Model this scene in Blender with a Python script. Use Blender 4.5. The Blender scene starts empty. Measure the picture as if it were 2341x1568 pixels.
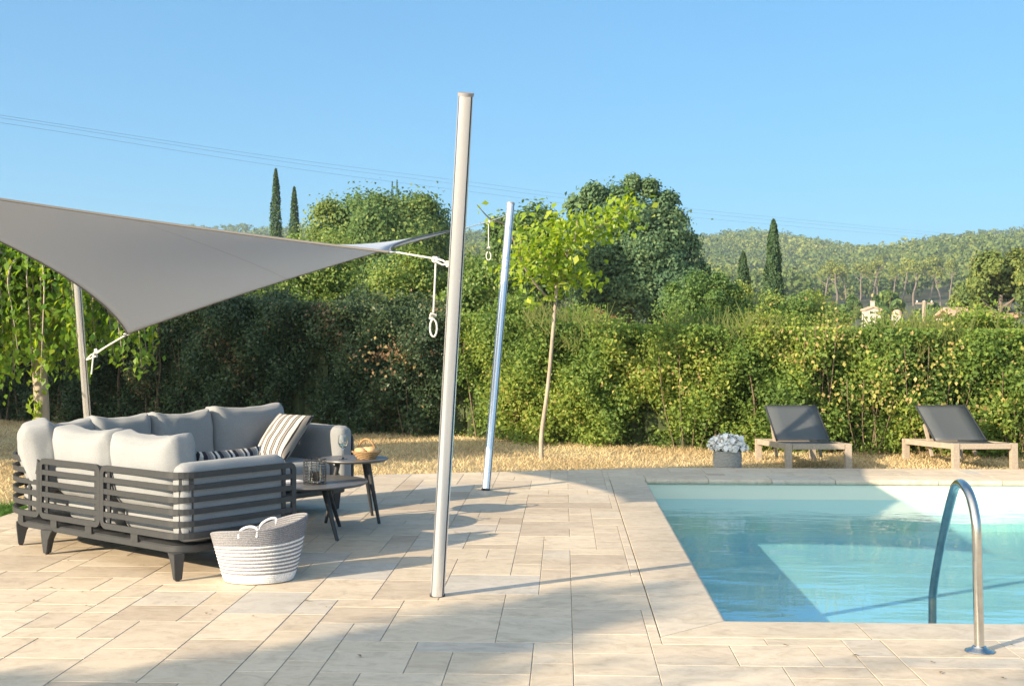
import bpy, bmesh, math, random
import numpy as np
from mathutils import Vector, Matrix, noise as mnoise

SC = bpy.context.scene
COL = SC.collection
R = math.radians
rng = np.random.default_rng(7)
random.seed(7)

# ------------------------------------------------------------------ camera, light, exposure
F = 2800.0; W0 = 2341.0; CX = 1170.5; HY = 772.0; EYE = 1.4      # calibration of the photograph (pixels of a 2341 wide view)
SUN_AZ, SUN_EL = R(38), R(21)          # direction the light travels over the ground (from +X to +Y), elevation
cam = bpy.data.objects.new('camera', bpy.data.cameras.new('camera')); COL.objects.link(cam)
cam.location = (0, 0, EYE); cam.rotation_euler = (R(90 - 0.2455), 0, 0)
cam.data.sensor_width = 36; cam.data.lens = F / W0 * 36
cam.data.clip_start = .05; cam.data.clip_end = 6000
SC.camera = cam
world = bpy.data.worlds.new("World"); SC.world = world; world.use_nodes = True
wn = world.node_tree; wn.nodes.clear()
sky = wn.nodes.new('ShaderNodeTexSky'); sky.sky_type = 'NISHITA'; sky.sun_disc = False
sky.sun_elevation = SUN_EL
sx, sy = -math.cos(SUN_AZ), -math.sin(SUN_AZ)      # towards the sun
sky.sun_rotation = math.atan2(sx, sy)
sky.altitude = 100; sky.air_density = 1.0; sky.dust_density = .5; sky.ozone_density = 3.0
bg = wn.nodes.new('ShaderNodeBackground'); bg.inputs[1].default_value = .15
wo = wn.nodes.new('ShaderNodeOutputWorld')
sgam = wn.nodes.new('ShaderNodeGamma'); sgam.inputs[1].default_value = .58          # sky evened out, its zenith lifted to fill the shade
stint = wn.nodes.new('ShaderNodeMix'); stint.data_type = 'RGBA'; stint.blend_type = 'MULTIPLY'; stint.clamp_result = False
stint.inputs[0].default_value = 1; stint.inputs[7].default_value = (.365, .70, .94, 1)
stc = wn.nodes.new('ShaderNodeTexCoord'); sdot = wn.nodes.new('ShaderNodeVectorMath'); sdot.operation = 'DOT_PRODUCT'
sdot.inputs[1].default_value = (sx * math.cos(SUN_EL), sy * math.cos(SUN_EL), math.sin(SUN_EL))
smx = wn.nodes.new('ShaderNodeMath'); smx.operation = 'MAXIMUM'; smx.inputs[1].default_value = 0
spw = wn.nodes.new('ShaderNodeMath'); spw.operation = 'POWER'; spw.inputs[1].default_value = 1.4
svs = wn.nodes.new('ShaderNodeVectorMath'); svs.operation = 'SCALE'; svs.inputs[0].default_value = (4.7, 4.0, 2.8)      # warm glow added to the sky on the sun's side, brightens the shade
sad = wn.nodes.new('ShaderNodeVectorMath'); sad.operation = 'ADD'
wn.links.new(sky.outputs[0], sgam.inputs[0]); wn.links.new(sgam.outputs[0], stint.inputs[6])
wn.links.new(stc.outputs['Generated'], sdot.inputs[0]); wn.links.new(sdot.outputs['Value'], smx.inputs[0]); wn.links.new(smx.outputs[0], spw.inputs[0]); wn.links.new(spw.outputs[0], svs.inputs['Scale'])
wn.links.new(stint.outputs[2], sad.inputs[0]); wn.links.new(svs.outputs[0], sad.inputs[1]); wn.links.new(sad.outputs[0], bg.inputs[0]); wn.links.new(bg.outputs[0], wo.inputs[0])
sl = bpy.data.lights.new('sun', 'SUN'); sl.energy = 3.8; sl.angle = R(.5); sl.color = (1.0, .81, .57)
so = bpy.data.objects.new('sun', sl); COL.objects.link(so)
ldir = Vector((math.cos(SUN_AZ) * math.cos(SUN_EL), math.sin(SUN_AZ) * math.cos(SUN_EL), -math.sin(SUN_EL)))
so.rotation_euler = ldir.to_track_quat('-Z', 'Y').to_euler(); so.location = (-20, -16, 12)
SC.view_settings.view_transform = 'Standard'; SC.view_settings.look = 'None'
SC.view_settings.exposure = 1.45; SC.view_settings.gamma = 1
SC.cycles.max_bounces = 8; SC.cycles.transparent_max_bounces = 12; SC.cycles.use_denoising = True
SC.cycles.caustics_reflective = False; SC.cycles.caustics_refractive = False

# ------------------------------------------------------------------ helpers
def at(x, y, Y):
    "point at depth Y that stands at pixel (x, y) of the photograph"
    return Vector(((x - CX) / F * Y, Y, EYE - (y - HY) / F * Y))
TH = .0425
CT, ST = math.cos(TH), math.sin(TH)
def deck(u, v, z=0.0): return Vector((u * CT + v * ST, -u * ST + v * CT, z))

def tag(o, label=None, cat=None, group=None, kind=None):
    if label: o['label'] = label
    if cat: o['category'] = cat
    if group: o['group'] = group
    if kind: o['kind'] = kind
    return o
def empty(name, loc, rz=0, label=None, cat=None, group=None):
    o = bpy.data.objects.new(name, None); COL.objects.link(o)
    o.location = loc; o.rotation_euler = (0, 0, rz); o.empty_display_size = .1
    return tag(o, label, cat, group)
def link(name, me, mat, parent=None):
    o = bpy.data.objects.new(name, me); COL.objects.link(o)
    if mat is not None: me.materials.append(mat)
    if parent is not None: o.parent = parent
    return o
def copy_tree(o, parent=None):
    c = o.copy(); COL.objects.link(c)
    if parent is not None: c.parent = parent
    for ch in list(o.children): copy_tree(ch, c)
    return c

class MB:
    def __init__(s): s.v = []; s.f = []; s.val = []
    def add(s, vs, fs, val=0.5):
        b = len(s.v); s.v += [tuple(p) for p in vs]
        for f in fs: s.f.append(tuple(i + b for i in f)); s.val.append(val)
    def box(s, c, size, rot=None, taper=None, val=.5):
        hx, hy, hz = size[0] / 2, size[1] / 2, size[2] / 2
        vs = []
        for dz in (-1, 1):
            k = 1 if taper is None or dz > 0 else taper
            for dx, dy in ((-1, -1), (1, -1), (1, 1), (-1, 1)): vs.append(Vector((dx * hx * k, dy * hy * k, dz * hz)))
        if rot is not None: vs = [rot @ p for p in vs]
        vs = [p + Vector(c) for p in vs]
        s.add(vs, [(3, 2, 1, 0), (4, 5, 6, 7), (0, 1, 5, 4), (1, 2, 6, 5), (2, 3, 7, 6), (3, 0, 4, 7)], val)
    def tube(s, pts, rad, seg=10, closed=False, cap=True, val=.5):
        pts = [Vector(p) for p in pts]; n = len(pts)
        rads = rad if isinstance(rad, (list, tuple)) else [rad] * n
        rings = []; ref = None
        for i, p in enumerate(pts):
            a = pts[i - 1] if (i > 0 or closed) else p
            b = pts[(i + 1) % n] if (i < n - 1 or closed) else p
            t = (b - a).normalized()
            if ref is None:
                ref = Vector((0, 0, 1)) if abs(t.z) < .9 else Vector((1, 0, 0))
            ref = (ref - t * ref.dot(t)).normalized(); bi = t.cross(ref)
            rings.append([p + (ref * math.cos(k * 2 * math.pi / seg) + bi * math.sin(k * 2 * math.pi / seg)) * rads[i] for k in range(seg)])
        vs = [q for r in rings for q in r]; fs = []
        for i in range(n if closed else n - 1):
            j = (i + 1) % n
            for k in range(seg):
                l = (k + 1) % seg
                fs.append((i * seg + k, i * seg + l, j * seg + l, j * seg + k))
        if cap and not closed:
            fs.append(tuple(range(seg))[::-1]); fs.append(tuple((n - 1) * seg + k for k in range(seg)))
        s.add(vs, fs, val)
    def sweep(s, pts, nrm, hn, hb, closed=False, val=.5):
        "flat bar along pts; hn half size along the given normals, hb half size across"
        pts = [Vector(p) for p in pts]; n = len(pts); vs = []; fs = []
        for i, p in enumerate(pts):
            a = pts[i - 1] if (i > 0 or closed) else p
            b = pts[(i + 1) % n] if (i < n - 1 or closed) else p
            t = (b - a).normalized(); N = Vector(nrm[i]); N = (N - t * N.dot(t)).normalized(); B = t.cross(N)
            vs += [p + N * hn + B * hb, p - N * hn + B * hb, p - N * hn - B * hb, p + N * hn - B * hb]
        for i in range(n if closed else n - 1):
            j = (i + 1) % n
            for k in range(4):
                l = (k + 1) % 4; fs.append((i * 4 + k, j * 4 + k, j * 4 + l, i * 4 + l))
        if not closed: fs.append((0, 1, 2, 3)); fs.append(tuple((n - 1) * 4 + k for k in (3, 2, 1, 0)))
        s.add(vs, fs, val)
    def lathe(s, prof, c=(0, 0, 0), seg=24, val=.5, sq=1.0):
        n = len(prof); vs = []; fs = []
        for r, z in prof:
            for k in range(seg):
                a = k * 2 * math.pi / seg; vs.append((c[0] + r * math.cos(a), c[1] + r * math.sin(a) * sq, c[2] + z))
        for i in range(n - 1):
            for k in range(seg):
                l = (k + 1) % seg; fs.append((i * seg + k, i * seg + l, (i + 1) * seg + l, (i + 1) * seg + k))
        if prof[0][0] > 1e-6: fs.append(tuple(range(seg))[::-1])
        if prof[-1][0] > 1e-6: fs.append(tuple((n - 1) * seg + k for k in range(seg)))
        s.add(vs, fs, val)
    def prism(s, poly, z0, z1, val=.5):
        n = len(poly); vs = [(x, y, z0) for x, y in poly] + [(x, y, z1) for x, y in poly]
        fs = [tuple(range(n))[::-1], tuple(range(n, 2 * n))] + [(i, (i + 1) % n, n + (i + 1) % n, n + i) for i in range(n)]
        s.add(vs, fs, val)
    def build(s, name, mat, parent=None, smooth=False, bevel=0, attr=False, origin=None):
        me = bpy.data.meshes.new(name)
        vs = s.v if origin is None else [tuple(Vector(p) - Vector(origin)) for p in s.v]
        me.from_pydata(vs, [], s.f); me.update()
        if attr:
            a = me.attributes.new('v', 'FLOAT', 'FACE'); a.data.foreach_set('value', s.val)
        if bevel or smooth:
            bm = bmesh.new(); bm.from_mesh(me)
            bmesh.ops.recalc_face_normals(bm, faces=bm.faces)
            if bevel:
                es = [e for e in bm.edges if len(e.link_faces) == 2 and e.calc_face_angle(0) > .6]
                bmesh.ops.bevel(bm, geom=es, offset=bevel, segments=2, affect='EDGES', clamp_overlap=True)
            bm.to_mesh(me); bm.free()
        if smooth or bevel:
            for p in me.polygons: p.use_smooth = True
            me.set_sharp_from_angle(angle=R(40))
        o = link(name, me, mat, parent)
        if origin is not None: o.location = origin
        return o

def rounded(poly, rad, seg=8, closed=True):
    "2D polyline with its corners rounded; rad is one number or one per corner"
    n = len(poly); out = []
    for i in range(n):
        p = Vector(poly[i]); r = rad[i] if isinstance(rad, (list, tuple)) else rad
        if (not closed and i in (0, n - 1)) or r <= 0: out.append(tuple(p)); continue
        a = (Vector(poly[i - 1]) - p).normalized(); b = (Vector(poly[(i + 1) % n]) - p).normalized()
        ang = a.angle(b); d = r / math.tan(ang / 2); c = p + (a + b).normalized() * (r / math.sin(ang / 2))
        p0 = p + a * d - c; p1 = p + b * d - c
        a0 = math.atan2(p0.y, p0.x); da = (math.atan2(p1.y, p1.x) - a0 + math.pi) % (2 * math.pi) - math.pi
        for k in range(seg + 1):
            t = a0 + da * k / seg; out.append((c.x + r * math.cos(t), c.y + r * math.sin(t)))
    return out
def catmull(pts, n=8):
    pts = [Vector(p) for p in pts]; P = [pts[0] * 2 - pts[1]] + pts + [pts[-1] * 2 - pts[-2]]; out = []
    for i in range(1, len(P) - 2):
        for k in range(n):
            t = k / n
            out.append(.5 * ((2 * P[i]) + (P[i + 1] - P[i - 1]) * t + (2 * P[i - 1] - 5 * P[i] + 4 * P[i + 1] - P[i + 2]) * t * t + (3 * P[i] - P[i - 1] - 3 * P[i + 1] + P[i + 2]) * t ** 3))
    out.append(pts[-1]); return out

# ------------------------------------------------------------------ materials
def newmat(name):
    m = bpy.data.materials.new(name); m.use_nodes = True; return m, m.node_tree, m.node_tree.nodes['Principled BSDF']
def rgba(c): return (c[0], c[1], c[2], 1)
def ramp(nt, stops):
    r = nt.nodes.new('ShaderNodeValToRGB'); e = r.color_ramp.elements
    while len(e) < len(stops): e.new(.5)
    for el, (p, c) in zip(e, stops): el.position = p; el.color = rgba(c)
    return r
def noise_tex(nt, scale, detail=4, rough=.6, vec=None, coord='Object', mapscale=None, rot=None):
    n = nt.nodes.new('ShaderNodeTexNoise'); n.inputs['Scale'].default_value = scale; n.inputs['Detail'].default_value = detail; n.inputs['Roughness'].default_value = rough
    tc = nt.nodes.new('ShaderNodeTexCoord'); src = tc.outputs[coord]
    if mapscale or rot:
        mp = nt.nodes.new('ShaderNodeMapping'); nt.links.new(src, mp.inputs[0])
        if mapscale: mp.inputs['Scale'].default_value = mapscale
        if rot: mp.inputs['Rotation'].default_value = rot
        src = mp.outputs[0]
    nt.links.new(src, n.inputs['Vector']); return n
def bump(nt, b, height, strength, dist=.01):
    bp = nt.nodes.new('ShaderNodeBump'); bp.inputs['Strength'].default_value = strength; bp.inputs['Distance'].default_value = dist
    nt.links.new(height, bp.inputs['Height']); nt.links.new(bp.outputs[0], b.inputs['Normal'])
def mixc(nt, fac, a, b, mode='MIX'):
    m = nt.nodes.new('ShaderNodeMix'); m.data_type = 'RGBA'; m.blend_type = mode
    for sock, v in ((m.inputs[0], fac), (m.inputs[6], a), (m.inputs[7], b)):
        if isinstance(v, (int, float)): sock.default_value = v
        elif isinstance(v, tuple): sock.default_value = rgba(v)
        else: nt.links.new(v, sock)
    return m.outputs[2]
def plain(name, c, rough=.6, metal=0, c2=None, scale=20, bmp=0, bdist=.005, mapscale=None, spec=None, detail=4):
    m, nt, b = newmat(name); b.inputs['Roughness'].default_value = rough; b.inputs['Metallic'].default_value = metal
    if spec is not None: b.inputs['Specular IOR Level'].default_value = spec
    b.inputs['Base Color'].default_value = rgba(c)
    if c2 is not None or bmp:
        n = noise_tex(nt, scale, detail, mapscale=mapscale)
        if c2 is not None:
            r = ramp(nt, [(.3, c), (.7, c2)]); nt.links.new(n.outputs[0], r.inputs[0]); nt.links.new(r.outputs[0], b.inputs['Base Color'])
        if bmp: bump(nt, b, n.outputs[0], bmp, bdist)
    return m
def leafmat(name, stops, trans=.35, rough=.5, spec=.3):
    m, nt, b = newmat(name); b.inputs['Roughness'].default_value = rough; b.inputs['Specular IOR Level'].default_value = spec
    a = nt.nodes.new('ShaderNodeAttribute'); a.attribute_name = 'v'
    r = ramp(nt, stops); nt.links.new(a.outputs['Fac'], r.inputs[0]); nt.links.new(r.outputs[0], b.inputs['Base Color'])
    t = nt.nodes.new('ShaderNodeBsdfTranslucent')
    hs = nt.nodes.new('ShaderNodeHueSaturation'); hs.inputs['Value'].default_value = 1.5; hs.inputs['Saturation'].default_value = 1.1; hs.inputs['Hue'].default_value = .49
    nt.links.new(r.outputs[0], hs.inputs['Color']); nt.links.new(hs.outputs[0], t.inputs['Color'])
    mx = nt.nodes.new('ShaderNodeMixShader'); mx.inputs[0].default_value = trans
    nt.links.new(b.outputs[0], mx.inputs[1]); nt.links.new(t.outputs[0], mx.inputs[2])
    nt.links.new(mx.outputs[0], nt.nodes['Material Output'].inputs['Surface'])
    return m

def stone_mat(name):
    m, nt, b = newmat(name); b.inputs['Roughness'].default_value = .62; b.inputs['Specular IOR Level'].default_value = .3
    a = nt.nodes.new('ShaderNodeAttribute'); a.attribute_name = 'v'
    base = ramp(nt, [(0, (.48, .395, .30)), (.22, (.57, .485, .38)), (.5, (.60, .51, .39)), (.78, (.65, .56, .435)), (1, (.52, .485, .43))])
    nt.links.new(a.outputs['Fac'], base.inputs[0])
    # every stone has its own veining: the noise is shifted by the stone's value
    tc = nt.nodes.new('ShaderNodeTexCoord'); mp = nt.nodes.new('ShaderNodeMapping'); mp.inputs['Scale'].default_value = (1.9, 2.7, 1)
    sc = nt.nodes.new('ShaderNodeMath'); sc.operation = 'MULTIPLY'; sc.inputs[1].default_value = 60; nt.links.new(a.outputs['Fac'], sc.inputs[0])
    cb = nt.nodes.new('ShaderNodeCombineXYZ'); nt.links.new(sc.outputs[0], cb.inputs[0]); nt.links.new(sc.outputs[0], cb.inputs[2])
    nt.links.new(tc.outputs['Object'], mp.inputs[0]); nt.links.new(cb.outputs[0], mp.inputs['Location'])
    n1 = nt.nodes.new('ShaderNodeTexNoise'); n1.inputs['Scale'].default_value = 2.8; n1.inputs['Detail'].default_value = 8; n1.inputs['Roughness'].default_value = .68; n1.inputs['Distortion'].default_value = 1.6
    nt.links.new(mp.outputs[0], n1.inputs['Vector'])
    r1 = ramp(nt, [(.25, (.66, .63, .59)), (.43, (.92, .90, .88)), (.58, (1.07, 1.06, 1.05)), (.78, (.88, .85, .80))]); nt.links.new(n1.outputs[0], r1.inputs[0])
    c = mixc(nt, .85, base.outputs[0], r1.outputs[0], 'MULTIPLY')
    n2 = nt.nodes.new('ShaderNodeTexNoise'); n2.inputs['Scale'].default_value = 9; n2.inputs['Detail'].default_value = 6; n2.inputs['Roughness'].default_value = .7
    nt.links.new(mp.outputs[0], n2.inputs['Vector'])
    r2 = ramp(nt, [(.26, (.42, .38, .33)), (.36, (1, 1, 1))]); nt.links.new(n2.outputs[0], r2.inputs[0])
    c = mixc(nt, .65, c, r2.outputs[0], 'MULTIPLY')
    n3 = noise_tex(nt, .55, 3); r3 = ramp(nt, [(.35, (.86, .86, .86)), (.65, (1.05, 1.05, 1.05))]); nt.links.new(n3.outputs[0], r3.inputs[0])
    c = mixc(nt, 1.0, c, r3.outputs[0], 'MULTIPLY')
    # brown mineral seams and small stains, wandering along the stone
    wv = nt.nodes.new('ShaderNodeTexWave'); wv.wave_type = 'BANDS'; wv.bands_direction = 'Y'; wv.inputs['Scale'].default_value = .40; wv.inputs['Distortion'].default_value = 14; wv.inputs['Detail'].default_value = 5; wv.inputs['Detail Scale'].default_value = 1.6; wv.inputs['Detail Roughness'].default_value = .7
    nt.links.new(mp.outputs[0], wv.inputs['Vector']); rw = ramp(nt, [(.0, (.66, .56, .44)), (.10, (.88, .83, .77)), (.22, (1, 1, 1))]); nt.links.new(wv.outputs['Fac'], rw.inputs[0])
    c = mixc(nt, .16, c, rw.outputs[0], 'MULTIPLY')
    n4 = noise_tex(nt, 3.1, 5, .7); r4 = ramp(nt, [(.30, (.70, .66, .60)), (.40, (1, 1, 1))]); nt.links.new(n4.outputs[0], r4.inputs[0]); c = mixc(nt, .5, c, r4.outputs[0], 'MULTIPLY')
    nt.links.new(c, b.inputs['Base Color']); bump(nt, b, n2.outputs[0], .35, .004)
    return m
M = {}
M['stone'] = stone_mat('travertine')
M['grout'] = plain('grout', (.48, .41, .31), .9, c2=(.56, .48, .37), scale=14)
M['liner'] = plain('sand_liner', (.73, .765, .63), .55, c2=(.71, .745, .61), scale=1.5)
M['metal'] = plain('dark_powder_coat', (.030, .033, .037), .48, c2=(.036, .038, .042), scale=30, spec=.45)
M['steel'] = plain('polished_steel', (.66, .64, .60), .20, 1, c2=(.52, .50, .46), scale=18)
M['alu'] = plain('brushed_aluminium', (.75, .78, .83), .27, .75, c2=(.68, .71, .76), scale=40, mapscale=(30, 30, .3))
M['track'] = plain('dark_groove', (.025, .027, .035), .55)
M['rope'] = plain('white_cord', (.72, .71, .66), .9, c2=(.6, .58, .52), scale=160, bmp=.5)
M['teak'] = plain('weathered_teak', (.30, .245, .19), .75, c2=(.42, .36, .29), scale=9, mapscale=(6, 1, 6), bmp=.25)
M['sling'] = plain('dark_textile_mesh', (.075, .086, .095), .50, c2=(.10, .11, .118), scale=300, spec=.6)
M['bark'] = plain('pale_bark', (.42, .36, .28), .9, c2=(.27, .22, .17), scale=16, mapscale=(1, 1, .3), bmp=.6, bdist=.02)
M['darkbark'] = plain('grey_bark', (.16, .13, .10), .9, c2=(.09, .075, .06), scale=8, mapscale=(1, 1, .3), bmp=.6, bdist=.03)
M['pinebark'] = plain('pine_bark', (.22, .18, .15), .9, c2=(.15, .12, .10), scale=2)
M['wicker'] = plain('wicker', (.42, .27, .13), .7, c2=(.28, .17, .08), scale=90, bmp=.6)
M['bread'] = plain('bread_crust', (.55, .34, .15), .7, c2=(.70, .52, .30), scale=22, bmp=.3)
M['white'] = plain('white_cloth', (.80, .80, .82), .85, c2=(.74, .74, .77), scale=60)
M['wax'] = plain('candle_wax', (.75, .72, .64), .5)
M['tabletop'] = plain('grey_tabletop', (.115, .112, .112), .36, c2=(.145, .140, .136), scale=5, spec=.5)
M['render_wall'] = plain('pale_render', (.56, .51, .45), .9, c2=(.50, .45, .39), scale=1.4)
M['tile_roof'] = plain('clay_tiles', (.50, .30, .20), .85, c2=(.62, .44, .33), scale=4, mapscale=(1, 6, 1), bmp=.4, bdist=.1)
M['shutter'] = plain('dark_opening', (.05, .05, .055), .5)
M['wood_post'] = plain('grey_timber_post', (.34, .29, .23), .9, c2=(.24, .2, .16), scale=3)
M['cable'] = plain('cable', (.16, .19, .24), .6)
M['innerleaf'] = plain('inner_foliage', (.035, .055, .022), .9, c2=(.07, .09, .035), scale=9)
M['twig'] = plain('dead_twigs', (.13, .09, .06), .9, c2=(.2, .15, .1), scale=12)

def fabric(name, c, c2):
    m, nt, b = newmat(name); b.inputs['Roughness'].default_value = .92; b.inputs['Specular IOR Level'].default_value = .15
    b.inputs['Sheen Weight'].default_value = .15
    n = noise_tex(nt, 3, 3); w = noise_tex(nt, 420, 2, mapscale=(1, 1, .25)); w2 = noise_tex(nt, 420, 2, mapscale=(.25, .25, 1))
    ad = nt.nodes.new('ShaderNodeMath'); ad.operation = 'ADD'; nt.links.new(w.outputs[0], ad.inputs[0]); nt.links.new(w2.outputs[0], ad.inputs[1])
    r = ramp(nt, [(.3, c), (.7, c2)]); nt.links.new(n.outputs[0], r.inputs[0])
    r2 = ramp(nt, [(.35, (.82, .82, .82)), (.62, (1.06, 1.06, 1.06))])
    hf = nt.nodes.new('ShaderNodeMath'); hf.operation = 'MULTIPLY'; hf.inputs[1].default_value = .5; nt.links.new(ad.outputs[0], hf.inputs[0])
    nt.links.new(hf.outputs[0], r2.inputs[0])
    nt.links.new(mixc(nt, 1.0, r.outputs[0], r2.outputs[0], 'MULTIPLY'), b.inputs['Base Color'])
    bump(nt, b, ad.outputs[0], .25, .002)
    return m
M['fabric'] = fabric('light_grey_weave', (.27, .285, .30), (.31, .325, .34))
def striped(name, axis, period, stops):
    m, nt, b = newmat(name); b.inputs['Roughness'].default_value = .9; b.inputs['Specular IOR Level'].default_value = .15
    tc = nt.nodes.new('ShaderNodeTexCoord'); sp = nt.nodes.new('ShaderNodeSeparateXYZ'); nt.links.new(tc.outputs['Object'], sp.inputs[0])
    k = nt.nodes.new('ShaderNodeMath'); k.operation = 'MULTIPLY'; k.inputs[1].default_value = 1 / period; nt.links.new(sp.outputs[axis], k.inputs[0])
    a = nt.nodes.new('ShaderNodeMath'); a.operation = 'ADD'; a.inputs[1].default_value = 50; nt.links.new(k.outputs[0], a.inputs[0])
    f = nt.nodes.new('ShaderNodeMath'); f.operation = 'FRACT'; nt.links.new(a.outputs[0], f.inputs[0])
    r = ramp(nt, stops); r.color_ramp.interpolation = 'CONSTANT'; nt.links.new(f.outputs[0], r.inputs[0])
    nt.links.new(r.outputs[0], b.inputs['Base Color'])
    n = noise_tex(nt, 250, 2); bump(nt, b, n.outputs[0], .3, .002)
    return m
CRM, TAU, BLK, GRY = (.56, .54, .51), (.25, .235, .22), (.03, .03, .04), (.16, .16, .17)
M['stripe_a'] = striped('striped_cotton', 0, .068, [(0, CRM), (.40, BLK), (.52, TAU), (.80, BLK), (.92, CRM)])
M['stripe_b'] = striped('navy_striped_cotton', 0, .115, [(0, CRM), (.16, BLK), (.40, GRY), (.58, TAU), (.74, CRM), (.84, BLK)])

def sail_mat():
    m, nt, b = newmat('sail_cloth'); b.inputs['Roughness'].default_value = .85; b.inputs['Specular IOR Level'].default_value = .2
    n = noise_tex(nt, 500, 2); r = ramp(nt, [(.3, (.55, .60, .68)), (.7, (.60, .65, .73))]); nt.links.new(n.outputs[0], r.inputs[0]); nt.links.new(r.outputs[0], b.inputs['Base Color'])
    t = nt.nodes.new('ShaderNodeBsdfTranslucent'); t.inputs[0].default_value = (.55, .61, .70, 1)
    mx = nt.nodes.new('ShaderNodeMixShader'); mx.inputs[0].default_value = .34
    nt.links.new(b.outputs[0], mx.inputs[1]); nt.links.new(t.outputs[0], mx.inputs[2]); nt.links.new(mx.outputs[0], nt.nodes['Material Output'].inputs['Surface'])
    return m
M['sail'] = sail_mat()
M['hem'] = plain('dark_hem', (.16, .155, .15), .8)

m_ = M['sling']; nt_ = m_.node_tree; tr_ = nt_.nodes.new('ShaderNodeBsdfTransparent'); mx_ = nt_.nodes.new('ShaderNodeMixShader'); mx_.inputs[0].default_value = .2
nt_.links.new(nt_.nodes['Principled BSDF'].outputs[0], mx_.inputs[1]); nt_.links.new(tr_.outputs[0], mx_.inputs[2]); nt_.links.new(mx_.outputs[0], nt_.nodes['Material Output'].inputs['Surface'])
def glass_mat(name, tint=(.95, .97, .97)):
    m, nt, b = newmat(name); b.inputs['Base Color'].default_value = rgba(tint); b.inputs['Roughness'].default_value = .02
    b.inputs['Transmission Weight'].default_value = 1; b.inputs['IOR'].default_value = 1.45
    return m
M['glass'] = glass_mat('clear_glass')

def water_mat():
    m = bpy.data.materials.new('pool_water'); m.use_nodes = True; nt = m.node_tree; nt.nodes.clear()
    out = nt.nodes.new('ShaderNodeOutputMaterial'); 
    def mth(op, a, b=None):
        n = nt.nodes.new('ShaderNodeMath'); n.operation = op
        for k, v in enumerate((a, b)):
            if v is None: continue
            if isinstance(v, (int, float)): n.inputs[k].default_value = v
            else: nt.links.new(v, n.inputs[k])
        return n.outputs[0]
    geo = nt.nodes.new('ShaderNodeNewGeometry'); dt = nt.nodes.new('ShaderNodeVectorMath'); dt.operation = 'DOT_PRODUCT'; nt.links.new(geo.outputs['Incoming'], dt.inputs[0])
    fres = mth('ADD', mth('MULTIPLY', mth('POWER', mth('SUBTRACT', 1.0, mth('ABSOLUTE', dt.outputs['Value'])), 5), .80), .02)      # reflectance, the same from above and below
    tr = nt.nodes.new('ShaderNodeBsdfTransparent'); tr.inputs[0].default_value = (.55, .84, 1.0, 1)
    gl = nt.nodes.new('ShaderNodeBsdfGlossy'); gl.inputs['Roughness'].default_value = .015; gl.inputs[0].default_value = (1, 1, 1, 1)
    mx = nt.nodes.new('ShaderNodeMixShader')
    n1 = noise_tex(nt, 2.2, 3, .5, mapscale=(.6, 1.5, 1)); n2 = noise_tex(nt, 9, 2, .5, mapscale=(.5, 1.4, 1)); msk = noise_tex(nt, .5, 2)
    rm = ramp(nt, [(.42, (.22, .22, .22)), (.62, (1, 1, 1))]); nt.links.new(msk.outputs[0], rm.inputs[0])
    a = nt.nodes.new('ShaderNodeMath'); a.operation = 'MULTIPLY_ADD'; a.inputs[1].default_value = .22; nt.links.new(n2.outputs[0], a.inputs[0]); nt.links.new(n1.outputs[0], a.inputs[2])
    ml = nt.nodes.new('ShaderNodeMath'); ml.operation = 'MULTIPLY'; nt.links.new(a.outputs[0], ml.inputs[0]); nt.links.new(rm.outputs[0], ml.inputs[1])
    bp = nt.nodes.new('ShaderNodeBump'); bp.inputs['Strength'].default_value = .8; bp.inputs['Distance'].default_value = .02; nt.links.new(ml.outputs[0], bp.inputs['Height'])
    nt.links.new(bp.outputs[0], gl.inputs['Normal']); nt.links.new(bp.outputs[0], dt.inputs[1])
    nt.links.new(fres, mx.inputs[0]); nt.links.new(tr.outputs[0], mx.inputs[1]); nt.links.new(gl.outputs[0], mx.inputs[2]); nt.links.new(mx.outputs[0], out.inputs[0])
    return m
M['water'] = water_mat()

def lawn_mat():
    m, nt, b = newmat('dry_lawn'); b.inputs['Roughness'].default_value = .95; b.inputs['Specular IOR Level'].default_value = .1
    n = noise_tex(nt, 1.1, 6, .65); r = ramp(nt, [(.3, (.32, .23, .13)), (.5, (.52, .40, .23)), (.7, (.42, .34, .18))]); nt.links.new(n.outputs[0], r.inputs[0])
    n2 = noise_tex(nt, 30, 4); r2 = ramp(nt, [(.3, (.6, .6, .6)), (.7, (1.1, 1.1, 1.1))]); nt.links.new(n2.outputs[0], r2.inputs[0])
    nt.links.new(mixc(nt, 1.0, r.outputs[0], r2.outputs[0], 'MULTIPLY'), b.inputs['Base Color']); bump(nt, b, n2.outputs[0], .8, .03)
    return m
M['lawn'] = lawn_mat()
M['hill'] = plain('hill_soil', (.055, .065, .03), .95, c2=(.09, .085, .045), scale=.03)
M['drygrass'] = leafmat('dry_grass_blades', [(0, (.34, .25, .13)), (.45, (.58, .46, .26)), (.8, (.68, .58, .36)), (1, (.34, .34, .14))], .25, .8, .1)
M['greengrass'] = leafmat('green_grass_blades', [(0, (.04, .10, .02)), (1, (.09, .19, .035))], .3, .6, .2)
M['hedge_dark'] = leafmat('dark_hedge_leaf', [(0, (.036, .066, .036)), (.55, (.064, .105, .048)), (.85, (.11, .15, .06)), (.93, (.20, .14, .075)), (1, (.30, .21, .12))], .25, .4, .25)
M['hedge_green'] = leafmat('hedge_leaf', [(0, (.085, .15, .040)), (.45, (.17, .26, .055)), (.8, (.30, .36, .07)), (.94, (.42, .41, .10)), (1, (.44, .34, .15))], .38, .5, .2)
M['vine'] = leafmat('yellowing_vine_leaf', [(0, (.24, .28, .06)), (.45, (.42, .40, .11)), (.8, (.54, .43, .18)), (1, (.36, .24, .11))], .4, .5, .3)
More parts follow.
